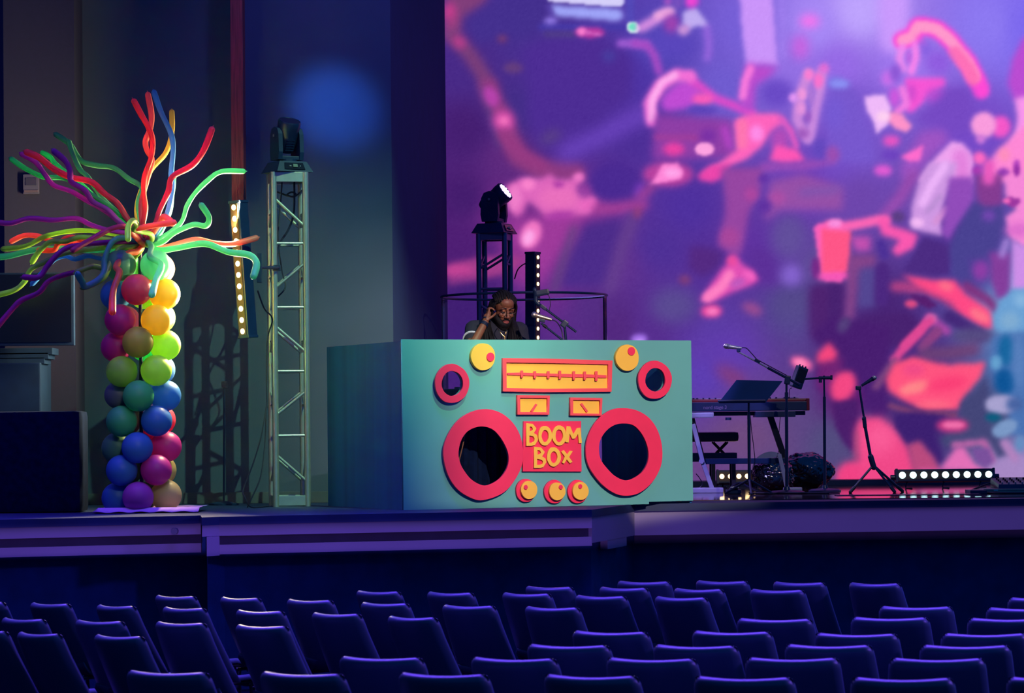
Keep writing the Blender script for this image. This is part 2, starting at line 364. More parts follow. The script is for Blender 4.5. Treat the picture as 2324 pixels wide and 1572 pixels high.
# ------------------------------------------------------------------ the LED wall
YS = 27.2
BK = 1.6
def paint_screen():
    X0, Y0, X1, Y1, st = 990, -170, 2440, 1110, 3.0
    nx = int((X1 - X0) / st) + 1; ny = int((Y1 - Y0) / st) + 1
    gx = X0 + np.arange(nx) * st; gy = Y0 + np.arange(ny) * st
    XX, YY = np.meshgrid(gx, gy)
    anchors = [(1040,150,72,42,135),(1060,300,68,30,112),(1060,450,66,28,108),(1050,560,78,30,115),(1060,700,64,30,112),(1080,760,62,32,118),
     (1200,60,70,48,142),(1250,200,76,45,148),(1350,150,78,48,150),(1330,280,72,42,142),(1430,180,78,52,165),(1430,300,76,46,150),(1180,250,66,46,135),
     (1560,470,78,48,158),(1500,560,78,48,150),(1560,700,85,50,150),(1480,740,86,46,142),(1620,740,90,60,162),(1400,740,82,40,125),
     (1690,60,118,95,215),(1650,200,112,92,208),(1500,100,85,70,185),(1850,60,168,138,248),(1950,30,192,165,255),(2050,150,158,118,238),(1900,150,150,105,230),(2250,60,142,122,242),(2320,60,125,105,238),(1780,150,148,112,228),
     (1950,250,125,88,208),(1900,350,116,76,198),(1950,330,120,86,202),(2200,300,118,74,200),(1830,420,112,62,182),
     (1780,550,95,56,162),(1850,600,96,76,152),(1950,450,110,70,172),(1700,560,95,50,160),(1620,600,82,46,148),
     (1800,700,82,70,142),(1900,700,76,42,122),(2000,700,72,36,116),(1950,820,72,30,110),(2050,800,76,42,126),
     (1650,800,98,60,172),(1700,900,104,66,150),(1800,950,92,70,132),(1750,1050,98,72,130),(1880,1000,82,76,126),(1600,850,92,62,178),(1600,1080,104,66,132),(1690,1000,108,72,128),
     (1900,900,86,36,112),(2100,950,62,36,112),(2250,950,66,76,122),(2320,850,76,112,172),(2300,700,110,170,215),(2300,1050,152,132,192),
     (2100,450,112,72,172),(2200,600,80,62,150),(2150,560,80,50,142),
     (1300,500,150,55,150),(1400,600,95,50,142),(1350,700,85,46,132),(1250,650,108,45,138),(1150,350,95,42,125),(1130,480,120,45,135)]
    acc = np.zeros(XX.shape + (3,)); wt = np.zeros(XX.shape)
    for (ax, ay, r, g, b) in anchors:
        w = 1.0 / (((XX - ax) ** 2 + (YY - ay) ** 2) / 900 + 1.0) ** 1.6
        wt += w
        for i, v in enumerate((r, g, b)): acc[..., i] += w * v
    IM = acc / wt[..., None]
    def blur(m, s):
        s = s / st
        if s < .35: return m
        R = int(math.ceil(s * 2.6)); kx = np.exp(-.5 * (np.arange(-R, R + 1) / s) ** 2); kx /= kx.sum()
        p = np.pad(m, ((R, R), (0, 0)), mode='edge'); o = np.zeros_like(m)
        for i, kv in enumerate(kx): o += kv * p[i:i + m.shape[0]]
        p = np.pad(o, ((0, 0), (R, R)), mode='edge'); o2 = np.zeros_like(m)
        for i, kv in enumerate(kx): o2 += kv * p[:, i:i + m.shape[1]]
        return o2
    def comp(x0, y0, x1, y1, fn, col, s, a):
        pad = s * 3 + 6
        i0 = max(0, int((x0 - pad - X0) / st)); i1 = min(nx, int((x1 + pad - X0) / st) + 2)
        j0 = max(0, int((y0 - pad - Y0) / st)); j1 = min(ny, int((y1 + pad - Y0) / st) + 2)
        if i1 <= i0 or j1 <= j0: return
        mk = blur(fn(XX[j0:j1, i0:i1], YY[j0:j1, i0:i1]).astype(float), s) * a
        for c in range(3): IM[j0:j1, i0:i1, c] = IM[j0:j1, i0:i1, c] * (1 - mk) + col[c] * mk
    class R_:
        def __init__(s, ox, oy, k): s.o = (ox, oy); s.k = k
        def t(s, p): return (s.o[0] + p[0] * s.k, s.o[1] + p[1] * s.k)
        def poly(s, pts, col, b=12, a=1):
            q = [s.t(p) for p in pts]; b *= s.k
            def fn(x, y):
                ins = np.zeros(x.shape, bool); n = len(q)
                for i in range(n):
                    xa_, ya = q[i]; xb_, yb = q[(i + 1) % n]
                    if ya == yb: continue
                    c = ((ya > y) != (yb > y)) & (x < (xb_ - xa_) * (y - ya) / (yb - ya) + xa_)
                    ins ^= c
                return ins
            xs = [p[0] for p in q]; ys = [p[1] for p in q]
            comp(min(xs), min(ys), max(xs), max(ys), fn, col, max(b * BK, 2.2), a)
        def ell(s, cx, cy, rx, ry, col, b=12, rot=0, a=1):
            cx, cy = s.t((cx, cy)); rx *= s.k; ry *= s.k; b *= s.k; c_, s_ = math.cos(math.radians(rot)), math.sin(math.radians(rot))
            def fn(x, y):
                u = (x - cx) * c_ + (y - cy) * s_; v = -(x - cx) * s_ + (y - cy) * c_
                return (u / rx) ** 2 + (v / ry) ** 2 < 1
            m_ = max(rx, ry); comp(cx - m_, cy - m_, cx + m_, cy + m_, fn, col, max(b * BK, 2.2), a)
        def line(s, pts, w, col, b=12, a=1):
            q = [s.t(p) for p in pts]; w = w * s.k / 2; b *= s.k
            def fn(x, y):
                d = np.full(x.shape, 1e9)
                for (xa_, ya), (xb_, yb) in zip(q[:-1], q[1:]):
                    L = (xb_ - xa_) ** 2 + (yb - ya) ** 2 + 1e-9
                    t = np.clip(((x - xa_) * (xb_ - xa_) + (y - ya) * (yb - ya)) / L, 0, 1)
                    d = np.minimum(d, np.hypot(x - xa_ - t * (xb_ - xa_), y - ya - t * (yb - ya)))
                return d < w
            xs = [p[0] for p in q]; ys = [p[1] for p in q]
            comp(min(xs) - w, min(ys) - w, max(xs) + w, max(ys) + w, fn, col, max(b * BK, 2.2), a)
    kk = .2544
    A = R_(1000, 0, kk); B = R_(1440, 0, kk); C = R_(1880, 0, kk); D = R_(1000, 380, kk); E = R_(1440, 380, kk); F = R_(1880, 380, kk); G = R_(1560, 720, .3288)
    # --- upper left of the picture
    A.poly([(50,-200),(460,-200),(400,40),(200,150),(180,280),(60,350),(40,0)], (128,62,122), 25)
    A.poly([(220,200),(330,100),(480,0),(600,-200),(900,-200),(980,60),(870,250),(700,330),(560,330),(350,400),(260,300)], (68,48,142), 25)
    A.ell(80,110,55,85,(205,62,142),22); A.line([(90,180),(80,300)],80,(165,62,130),25)
    A.line([(100,320),(250,470),(350,620),(420,760)],130,(122,62,122),22)
    A.ell(165,375,65,48,(192,62,142),22,35)
    A.line([(430,780),(470,900),(570,1080),(610,1220),(690,1400),(880,1510),(1200,1530)],170,(140,58,128),22)
    A.line([(380,800),(520,1300)],40,(62,58,130),18,a=.6)
    A.ell(450,860,62,98,(182,66,172),16,-25); A.ell(560,1080,95,95,(215,78,172),24); A.ell(565,1080,42,40,(252,122,195),16)
    A.line([(560,1200),(720,1380),(900,1480)],110,(150,58,130),22)
    A.ell(550,345,45,30,(122,60,112),16); A.ell(650,605,90,48,(100,62,126),14)
    A.poly([(700,450),(900,350),(1400,350),(1650,450),(1720,600),(1700,900),(1400,1050),(1000,1400),(830,1250),(760,1000),(820,700)], (77,45,148), 32)
    A.ell(1500,500,60,50,(72,62,160),20)
    A.line([(1120,1360),(1400,1230),(1620,1110),(1808,1020)],170,(104,66,186),38)
    A.ell(980,1220,100,55,(88,62,135),25,-25)
    A.line([(900,240),(1640,240)],60,(70,58,168),14)
    A.line([(940,300),(1180,310)],50,(80,62,135),14)
    A.poly([(900,-200),(1660,-200),(1640,30),(1610,62),(1540,60),(960,12)], (214,208,250), 6)
    A.poly([(980,45),(1600,80),(1640,150),(1580,188),(1000,140)], (160,166,250), 14)
    A.ell(985,185,60,32,(148,125,232),14); A.line([(960,60),(1000,130)],40,(85,62,165),12)
    A.line([(1690,-100),(1690,180)],70,(84,74,185),14)
    A.ell(1330,288,132,48,(188,58,162),12); A.ell(1258,280,42,32,(255,130,212),10); A.line([(1300,290),(1430,310)],20,(215,110,200),8)
    A.line([(1600,385),(1840,395)],68,(160,92,210),14)
    A.ell(1720,245,62,50,(226,246,246),3,25); A.ell(1715,240,38,36,(110,225,195),5)
    # --- upper middle
    B.ell(340,400,200,110,(90,70,188),30)
    B.line([(60,250),(180,180),(290,110)],86,(216,142,226),16); B.line([(200,140),(330,100)],70,(240,170,225),14)
    B.ell(330,210,70,80,(160,66,176),20)
    B.poly([(430,110),(540,60),(640,190),(660,250),(560,230),(480,270),(430,220)], (192,172,242), 12)
    B.ell(510,10,62,55,(242,70,212),14); B.ell(440,265,55,48,(208,150,220),14); B.ell(390,20,40,60,(120,80,190),14); B.ell(300,10,30,30,(200,90,200),14)
    B.line([(645,250),(665,400),(650,520)],60,(152,102,222),16)
    B.line([(0,390),(110,400),(180,500),(220,640)],72,(166,76,196),14)
    B.poly([(250,850),(400,720),(540,720),(610,860),(500,960),(300,1000),(230,950)], (192,76,212), 18)
    B.line([(480,690),(620,800),(720,880),(860,930),(1050,1010)],76,(222,76,202),14)
    B.line([(155,1080),(135,920),(230,760),(370,670),(500,680)],112,(244,112,216),14); B.line([(150,1060),(160,880),(250,730),(360,670)],60,(255,176,240),12)
    B.ell(610,885,95,55,(250,92,188),14)
    B.ell(600,985,135,42,(92,68,186),14)
    B.poly([(190,1020),(500,1040),(880,1060),(900,1400),(500,1420),(160,1420),(170,1200)], (142,62,166), 22)
    B.line([(200,1220),(550,1230)],50,(160,62,155),14)
    B.ell(660,1210,70,60,(120,48,166),20); B.line([(800,1150),(850,1300)],60,(185,70,200),18)
    B.ell(350,1330,92,56,(236,66,166),16); B.ell(625,1330,86,58,(255,162,226),7)
    B.poly([(930,-200),(1220,-200),(1275,570),(1000,590),(960,300)], (202,148,250), 13)
    B.line([(1300,-200),(1330,520)],40,(165,130,242),18)
    B.poly([(1000,565),(1280,590),(1200,700),(1090,760),(1060,1000),(930,950),(980,700)], (186,76,206), 20)
    B.ell(1270,830,150,125,(106,74,198),26)
    B.line([(1035,610),(990,720),(965,860)],72,(250,122,222),12)
    B.ell(1560,190,88,60,(246,116,238),24); B.ell(1480,420,75,110,(202,100,226),28)
    B.poly([(890,1080),(1000,1020),(1200,1010),(1300,1020),(1340,1090),(1220,1180),(1130,1310),(1000,1420),(800,1500),(650,1590),(600,1545),(800,1420),(920,1330),(900,1200)], (255,100,190), 14)
    B.line([(960,1100),(960,1290)],90,(255,118,178),14); B.ell(1090,1190,60,75,(255,140,232),14)
    B.ell(1300,1240,90,110,(180,76,186),22)
    B.line([(1310,1060),(1400,1170),(1440,1300)],56,(226,92,196),12)
    B.poly([(1255,1290),(1450,1330),(1530,1440),(1330,1465),(1205,1430)], (255,86,182), 14)
    B.line([(1550,660),(1480,850),(1450,1060),(1540,1230)],95,(206,136,222),13); B.line([(1670,640),(1650,850),(1600,1050),(1560,1240)],90,(204,138,224),13)
    B.ell(1555,665,45,50,(250,126,212),10); B.ell(1640,715,48,70,(250,114,206),12); B.ell(1690,610,46,46,(226,110,216),12); B.ell(1415,870,38,42,(230,150,245),10); B.ell(1500,840,42,50,(240,150,222),10)
    B.ell(1575,850,24,95,(180,122,214),12); B.ell(1545,1040,34,55,(152,88,196),12); B.ell(1490,970,40,60,(232,148,222),12)
    B.ell(1500,1190,60,45,(160,90,190),14)
    B.ell(1790,745,46,55,(116,132,236),18)
    B.line([(1150,1490),(1500,1480),(1740,1430),(1790,1310)],76,(152,76,182),16)
    B.ell(1660,1330,80,100,(100,72,190),18)
    # --- upper right
    C.line([(580,-200),(590,350)],270,(202,154,254),28)
    C.poly([(0,790),(60,700),(150,720),(250,800),(320,1000),(370,1200),(420,1450),(0,1450)], (120,88,206), 20)
    C.ell(100,748,92,42,(140,146,246),14); C.ell(50,1000,90,150,(118,90,212),30); C.ell(40,1380,60,80,(155,78,178),16)
    W_pts = [(660,360),(745,330),(800,235),(880,240),(970,260),(1080,350),(1150,440),(1250,560),(1310,680),(1360,800)]
    C.line(W_pts,165,(255,74,214),12); C.line(W_pts[:-1],100,(255,152,204),9); C.line([(1130,470),(1240,600),(1290,700)],120,(255,112,184),12)
    C.line([(800,330),(850,400)],60,(255,80,215),10,a=.4)
    C.ell(860,440,70,70,(136,98,226),20); C.ell(980,560,110,100,(144,92,224),25)
    C.line([(660,420),(635,520),(670,620)],66,(242,140,240),13); C.line([(770,400),(775,520),(740,640)],70,(252,132,238),13); C.ell(715,510,26,60,(190,100,225),10)
    C.ell(530,700,55,70,(208,112,236),18); C.ell(600,650,50,80,(140,86,212),16)
    C.poly([(680,690),(1030,690),(1050,760),(900,850),(760,1000),(690,1000),(700,850)], (248,86,214), 14)
    C.ell(970,860,100,75,(188,78,210),22); C.ell(740,830,40,80,(205,75,205),16)
    C.ell(590,870,55,90,(206,88,222),16); C.line([(660,790),(700,930),(620,990)],66,(246,124,228),12)
    C.poly([(320,860),(500,840),(560,960),(540,1100),(430,1200),(400,1080),(340,980)], (240,186,250), 10)
    C.poly([(540,1000),(650,1010),(750,1130),(700,1180),(600,1150),(530,1080)], (255,146,202), 11); C.ell(490,1040,62,48,(255,208,242),12)
    C.ell(560,1255,72,48,(240,86,196),16); C.ell(560,1380,90,40,(110,66,192),14)
    C.poly([(1060,780),(1260,780),(1310,950),(1250,1200),(1100,1190),(850,1110),(760,1040),(900,960)], (118,74,196), 24)
    C.poly([(820,1180),(1000,1150),(1090,1240),(900,1420),(750,1600),(660,1600),(640,1500)], (158,84,196), 24)
    C.poly([(640,1400),(850,1290),(820,1430),(730,1445)], (255,108,206), 10); C.ell(490,1520,80,50,(226,92,212),14)
    C.ell(1540,1130,85,100,(246,88,202),14); C.ell(1385,1115,112,115,(250,156,222),12); C.ell(1360,1240,42,40,(215,125,220),12)
    C.poly([(2200,300),(1745,330),(1640,540),(1600,750),(1660,900),(2200,900)], (186,76,210), 16)
    C.poly([(1660,880),(1745,860),(2200,860),(2200,1300),(1600,1340),(1660,1200),(1690,1050)], (250,150,236), 14)
    C.poly([(2200,1100),(1745,1120),(1640,1220),(1500,1350),(1430,1450),(1390,1620),(2200,1650)], (255,136,214), 15)
    C.ell(1570,1380,50,62,(255,142,190),14); C.ell(1560,1540,60,40,(150,60,180),10); C.ell(1680,1480,30,60,(180,70,190),8)
    C.poly([(800,1620),(960,1400),(1100,1260),(1200,1280),(1300,1400),(1280,1620)], (240,164,240), 12); C.line([(1180,1400),(1200,1600)],140,(228,130,222),20)
    C.ell(1350,1410,58,58,(255,106,196),12); C.ell(1330,1520,45,45,(170,60,180),10)
    # --- middle left
    D.poly([(600,450),(1250,420),(1150,650),(1000,900),(880,1050),(700,1020),(560,700)], (158,58,154), 38)
    D.poly([(600,700),(760,700),(760,1000),(600,1000)], (140,50,140), 36)
    D.poly([(75,870),(330,800),(600,780),(760,810),(640,930),(330,1010),(75,1060)], (160,60,138), 16)
    D.ell(150,925,150,52,(208,70,152),22)
    D.ell(1550,130,225,185,(74,42,146),22)
    D.poly([(580,170),(720,90),(900,100),(980,50),(1030,110),(1180,100),(1260,40),(1290,100),(1200,200),(1380,270),(1400,350),(1300,430),(1100,420),(950,450),(860,360),(780,300),(740,400),(680,450),(620,380)], (222,102,188), 16)
    D.ell(780,150,62,50,(252,132,206),14); D.ell(660,270,58,120,(240,126,202),16); D.ell(1060,270,190,105,(234,112,190),24); D.ell(1310,330,82,58,(238,106,194),18); D.ell(1230,85,44,34,(242,122,202),12)
    D.ell(1050,150,50,25,(170,60,165),12); D.ell(1280,210,60,60,(150,62,160),18)
    D.line([(1400,370),(1550,370),(1800,330)],105,(162,62,150),22)
    D.poly([(1280,490),(1600,450),(1650,560),(1540,900),(1480,1050),(1050,1080),(1150,760)], (76,44,138), 26)
    D.line([(1720,450),(1620,700),(1510,1080)],110,(100,62,142),26); D.line([(1190,540),(1100,800),(1010,1100)],60,(98,66,130),22)
    D.ell(805,600,88,128,(244,120,198),14,22); D.ell(785,625,46,72,(255,172,236),14,22)
    D.ell(1060,430,140,40,(170,60,165),16,-8)
    D.ell(1780,210,50,70,(122,62,190),20)
    D.line([(180,1120),(740,1500)],300,(66,32,118),40,a=.5)
    # --- middle
    E.line([(30,380),(20,420)],60,(150,62,120),18)
    E.ell(300,60,225,110,(185,66,160),18); E.line([(50,270),(150,170)],90,(150,62,150),20)
    E.poly([(140,150),(190,80),(250,-30),(380,-40),(440,40),(420,100),(280,130)], (255,134,216), 9); E.ell(340,50,70,40,(255,165,235),12)
    E.poly([(560,70),(680,-20),(860,-30),(780,100),(700,130),(590,120)], (236,70,172), 14)
    E.poly([(770,0),(1150,0),(1110,250),(1020,400),(960,760),(900,800),(740,700),(810,400),(800,200)], (150,70,162), 18)
    E.ell(1040,240,60,62,(172,70,160),16); E.ell(850,620,85,85,(168,70,156),18)
    E.poly([(500,700),(700,720),(800,770),(740,900),(600,980),(480,900)], (84,42,130), 20); E.poly([(1010,700),(1250,750),(1290,1060),(1000,1040)], (92,48,152), 26)
    E.ell(1380,620,160,200,(98,78,156),34); E.ell(1450,1230,210,160,(84,72,138),40); E.ell(350,1230,210,160,(90,74,146),40)
    E.poly([(860,790),(920,800),(960,860),(1060,920),(1110,1000),(1060,1040),(880,1110),(720,1190),(580,1190),(690,1030),(780,900),(830,860)], (226,80,180), 15)
    E.line([(850,960),(780,1060),(650,1160)],92,(255,128,196),12); E.ell(1020,960,60,34,(246,100,196),12,30); E.ell(870,830,48,48,(236,75,160),14); E.ell(920,1030,70,40,(190,90,190),14,-20)
    E.ell(685,1280,95,58,(240,76,160),15); E.ell(695,1285,54,32,(255,128,196),12)
    E.ell(1050,1260,92,50,(152,76,146),18,25); E.ell(450,1000,55,40,(128,62,122),16)
    E.poly([(1200,130),(1500,60),(1860,180),(1860,380),(1300,380),(1180,470),(1150,420),(1220,330)], (150,80,168), 22); E.ell(1270,270,80,60,(172,78,166),18)
    E.ell(1150,100,45,36,(98,50,165),12); E.ell(1160,350,56,56,(95,48,160),18)
    E.line([(1500,220),(1808,200)],60,(125,85,175),22)
    E.ell(1400,960,95,95,(134,100,208),26)
    E.poly([(1560,1060),(1640,1030),(1860,1050),(1860,1600),(1560,1520),(1550,1250)], (78,35,112), 20)
    E.poly([(1600,540),(1640,500),(1860,480),(1860,1030),(1700,1010),(1660,940)], (255,98,188), 9); E.poly([(1690,545),(1900,540),(1900,930),(1750,930)], (255,86,140), 14)
    E.ell(1620,900,40,100,(120,40,135),12)
    E.ell(45,1530,72,45,(168,118,238),12); E.ell(45,1560,50,20,(215,170,255),8)
    # --- middle right
    F.poly([(0,1030),(140,1040),(140,1400),(80,1480),(300,1330),(700,1280),(830,1380),(700,1600),(0,1620)], (72,34,112), 16)
    F.poly([(250,870),(420,880),(420,1250),(250,1260)], (84,70,146), 20); F.poly([(180,780),(420,780),(430,870),(270,900),(230,1350),(90,1450),(150,1300)], (132,68,138), 18)
    F.line([(480,900),(480,1180)],110,(76,40,128),13); F.line([(470,680),(500,780)],80,(76,48,150),12)
    F.poly([(200,620),(380,620),(370,750),(240,750)], (196,80,176), 18)
    F.poly([(-60,540),(200,560),(180,800),(150,940),(-60,950)], (255,86,136), 12); F.line([(-60,975),(140,965)],62,(246,86,182),12)
    F.line([(510,420),(640,270),(760,60)],100,(152,76,176),20); F.ell(620,440,60,50,(92,62,132),12)
    F.line([(0,510),(150,525),(300,500),(430,470),(510,470)],84,(255,102,182),12); F.poly([(430,460),(530,440),(560,520),(700,560),(800,600),(760,720),(620,790),(560,740),(640,650),(480,600)], (250,88,176), 14)
    F.ell(60,498,62,40,(250,142,222),10)
    F.poly([(850,620),(1100,710),(1080,950),(940,970),(660,930),(760,780)], (76,44,130), 11)
    F.poly([(740,350),(820,80),(900,-40),(1150,-40),(1100,150),(1020,350),(1000,480),(1030,610),(850,575),(735,540)], (208,152,228), 13)
    F.line([(1040,-20),(920,160),(840,320)],74,(238,180,250),12); F.ell(790,490,64,42,(246,186,246),12); F.line([(1060,370),(960,480)],60,(215,145,215),12); F.line([(880,400),(1000,260)],40,(185,140,210),12)
    F.poly([(1080,80),(1300,80),(1300,300),(1150,520),(1080,650),(1010,580),(1030,450)], (145,76,186), 14)
    F.poly([(1300,300),(1550,330),(1560,550),(1500,720),(1350,840),(1230,800),(1300,950),(1300,1060),(1100,970),(1080,700),(1150,550)], (74,66,146), 15)
    F.ell(1430,430,60,50,(115,70,175),16)
    F.poly([(1310,60),(1560,60),(1560,330),(1400,350),(1330,300)], (132,60,146), 14); F.line([(1430,-20),(1430,100)],110,(236,92,192),16)
    F.poly([(1570,80),(1745,20),(2200,20),(2200,740),(1745,720),(1620,620),(1580,440),(1680,370),(1580,250)], (246,136,216), 12)
    F.poly([(1600,265),(1700,270),(1720,310),(1650,360),(1590,330)], (156,56,160), 7); F.ell(1590,300,34,26,(245,105,190),8)
    F.ell(1700,560,120,60,(220,110,205),20); F.ell(1680,30,28,50,(150,50,165),8)
    F.ell(1360,920,72,90,(142,62,166),18)
    F.poly([(1440,750),(1620,760),(1620,1150),(1500,1180),(1450,1000)], (132,62,156), 15); F.poly([(1640,640),(1745,700),(2200,700),(2200,1120),(1640,1090)], (206,142,232), 14); F.line([(1590,660),(1550,780)],60,(165,130,215),14)
    F.line([(600,1060),(850,1080),(1050,1160),(1180,1270)],95,(172,64,132),16); F.line([(1230,1060),(1420,1180),(1480,1250)],80,(130,50,125),16); F.ell(740,1215,60,34,(226,76,132),10)
    F.poly([(720,1130),(880,1150),(970,1230),(900,1262),(820,1220)], (88,32,112), 7)
    F.poly([(660,960),(900,1000),(1120,1000),(1230,1130),(1440,1270),(1470,1440),(1380,1450),(1200,1330),(1100,1200),(950,1130),(800,1060)], (255,74,134), 14)
    F.ell(1050,1060,72,38,(255,112,140),14,20); F.ell(1350,1320,105,48,(255,116,140),14,32)
    F.poly([(1500,1250),(1620,1100),(1745,1080),(2200,1080),(2200,1430),(1650,1470),(1480,1460)], (106,160,212), 14); F.ell(1620,1370,90,80,(128,172,210),20); F.ell(1720,1180,60,60,(140,185,225),20)
    F.line([(1080,1330),(1350,1490)],120,(68,40,120),14); F.ell(1300,1500,200,70,(86,76,130),20)
    F.line([(900,1340),(820,1440),(670,1590)],62,(226,72,148),9); F.line([(900,1340),(1060,1460)],72,(172,72,166),14); F.ell(920,1345,45,40,(205,110,180),10)
    F.line([(980,1470),(860,1580)],60,(150,66,130),12)
    # --- lower right
    G.line([(700,-60),(800,260),(830,560)],90,(92,76,150),40,a=.5)
    G.poly([(870,100),(1000,0),(1400,60),(1380,400),(1390,650),(1320,700),(1170,600),(1000,570),(900,480),(890,350),(1080,300),(1000,200),(880,180)], (72,30,112), 14)
    G.ell(1080,50,40,60,(84,62,124),10,30)
    G.poly([(900,300),(1080,280),(1060,360),(990,560),(900,480)], (112,35,115), 14); G.poly([(1020,560),(1200,500),(1170,680),(1040,680)], (110,32,112), 18)
    G.line([(1680,20),(1570,140),(1470,240),(1430,290)],58,(222,72,148),8); G.line([(1430,300),(1370,380),(1300,480)],50,(122,68,126),10)
    G.line([(1720,90),(1620,210)],58,(140,64,132),10); G.line([(1640,250),(1800,250),(1980,220)],90,(110,66,118),18)
    G.ell(790,318,80,42,(255,104,166),12,22); G.ell(780,312,45,22,(255,140,190),9,20)
    G.poly([(890,310),(905,240),(980,170),(1040,250),(1010,300)], (246,70,126), 12)
    G.ell(1075,475,82,112,(244,72,132),12,28)
    G.poly([(1000,590),(1180,560),(1180,700),(1155,940),(1080,870),(1020,750)], (74,30,106), 9)
    G.poly([(1160,760),(1200,690),(1330,690),(1450,800),(1530,900),(1620,1180),(1020,1180),(1040,1060),(1100,1010),(1170,990)], (240,72,136), 14)
    G.line([(1165,800),(1170,980)],30,(165,70,122),12); G.ell(1330,830,110,110,(250,92,152),30); G.ell(1120,1100,80,90,(240,66,132),18)
    G.poly([(1370,430),(1420,320),(1560,270),(1700,310),(1800,325),(2060,310),(2020,420),(1900,560),(1870,640),(1650,640),(1500,580),(1390,510)], (255,84,128), 11)
    G.ell(1570,485,110,40,(255,134,138),11,-15); G.ell(1790,460,150,48,(250,62,118),18,-10); G.ell(1700,600,130,26,(255,104,134),12); G.ell(1560,360,80,40,(240,75,135),14)
    G.line([(1400,610),(1600,665),(1850,670)],36,(132,66,112),9)
    G.poly([(1420,680),(1570,650),(1800,680),(1700,800),(1740,900),(1770,1000),(1720,1010),(1600,850),(1520,880),(1440,760)], (60,32,112), 9)
    G.poly([(2000,500),(2060,400),(2090,600),(2060,700),(2130,800),(2230,960),(2150,980),(2080,850),(1950,860),(1780,900),(1740,840),(1880,740),(1880,600)], (68,70,120), 11)
    G.ell(1830,745,112,48,(196,58,130),11); G.ell(1835,742,78,24,(242,112,172),7)
    G.poly([(1520,880),(1600,850),(1700,960),(1750,1070),(1560,1080)], (186,74,126), 11)
    G.poly([(1600,1050),(2110,1050),(2110,1180),(1600,1180)], (222,88,160), 12)
    G.poly([(1740,1050),(1850,900),(1900,880),(1980,1000),(2060,1070)], (228,112,184), 11); G.line([(1840,880),(2050,860),(2110,1000)],42,(188,100,166),10)
    G.poly([(1960,900),(2080,900),(2120,1000),(2060,1040),(1990,1000)], (122,80,156), 8)
    G.poly([(2080,1040),(2180,960),(2800,980),(2800,1200),(2110,1200)], (166,136,196), 12); G.line([(2190,870),(2260,970)],60,(178,130,190),10)
    G.poly([(2110,120),(2324,100),(2800,100),(2800,860),(2230,820),(2200,500),(2090,350)], (74,114,178), 12)
    G.ell(2190,440,72,90,(14,84,150),12); G.ell(2200,230,52,110,(22,100,158),12); G.ell(2290,300,40,200,(90,130,190),20)
    G.ell(2165,600,112,66,(168,162,208),9); G.ell(2260,600,60,50,(70,98,160),12); G.ell(2190,765,92,56,(122,152,198),8,-25); G.ell(2110,690,56,26,(10,92,126),9); G.ell(2130,310,40,50,(100,160,206),9); G.ell(2300,870,40,60,(100,140,192),10)
    G.ell(300,400,120,55,(128,60,126),22,35); G.ell(220,200,200,110,(96,60,175),50,a=.7); G.ell(450,800,260,140,(112,76,124),60,a=.6)
    # fine speckle of the diodes
    rng = np.random.default_rng(3)
    IM += rng.normal(0, 1.6, IM.shape[:2])[..., None]
    IM = np.clip(IM, 0, 255) / 255
    L = np.where(IM <= .04045, IM / 12.92, ((IM + .055) / 1.055) ** 2.4)
    # vertices on the plane Y = YS
    ux = np.array(_R); uu = np.array(_U); ff = np.array(_F)
    d = ff[None, None] * FPX + ux[None, None] * (XX[..., None] - W_ / 2) - uu[None, None] * (YY[..., None] - H_ / 2)
    Pn = np.array(EYE)[None, None] + d * (YS / d[..., 1])[..., None]
    # squared-up rectangle: sample the picture back onto an upright grid
    x0w, x1w = PX(1014, YS, 2.5).x, Pn[:, -1, 0].min() - .05
    z1w = Pn[0, :, 2].min() - .05; z0w = .056
    nxx, nzz = 440, 400
    xs = np.linspace(x0w, x1w, nxx); zs = np.linspace(z0w, z1w, nzz)
    GX, GZ = np.meshgrid(xs, zs)
    v = np.stack([GX, np.full_like(GX, YS), GZ], -1) - np.array(EYE)
    den = v @ ff; pxx = W_ / 2 + FPX * (v @ ux) / den; pyy = H_ / 2 - FPX * (v @ uu) / den
    fi = np.clip((pxx - X0) / st, 0, nx - 1.001); fj = np.clip((pyy - Y0) / st, 0, ny - 1.001)
    i = fi.astype(int); j = fj.astype(int); a = (fi - i)[..., None]; b = (fj - j)[..., None]
    CL = L[j, i] * (1 - a) * (1 - b) + L[j, i + 1] * a * (1 - b) + L[j + 1, i] * (1 - a) * b + L[j + 1, i + 1] * a * b
    me = bpy.data.meshes.new('led_panel')
    V = np.stack([GX, np.full_like(GX, YS), GZ], -1).reshape(-1, 3).astype(np.float32)
    idx = np.arange(nxx * nzz).reshape(nzz, nxx)
    Q = np.stack([idx[:-1, :-1], idx[:-1, 1:], idx[1:, 1:], idx[1:, :-1]], -1).reshape(-1).astype(np.int32)
    nq = len(Q) // 4
    me.vertices.add(len(V)); me.vertices.foreach_set('co', V.reshape(-1))
    me.loops.add(len(Q)); me.loops.foreach_set('vertex_index', Q)
    me.polygons.add(nq); me.polygons.foreach_set('loop_start', np.arange(nq, dtype=np.int32) * 4)
    try: me.polygons.foreach_set('loop_total', np.full(nq, 4, np.int32))
    except Exception: pass
    me.update(calc_edges=True)
    ca = me.color_attributes.new('picture', 'FLOAT_COLOR', 'POINT')
    ca.data.foreach_set('color', np.concatenate([CL, np.ones(CL.shape[:2] + (1,))], -1).astype(np.float32).reshape(-1))
    m = bpy.data.materials.new('led_picture'); m.use_nodes = True; nt = m.node_tree; nt.nodes.remove(nt.nodes['Principled BSDF'])
    at = nt.nodes.new('ShaderNodeAttribute'); at.attribute_name = 'picture'; em = nt.nodes.new('ShaderNodeEmission')
    nt.links.new(at.outputs['Color'], em.inputs[0]); nt.links.new(em.outputs[0], nt.nodes['Material Output'].inputs[0])
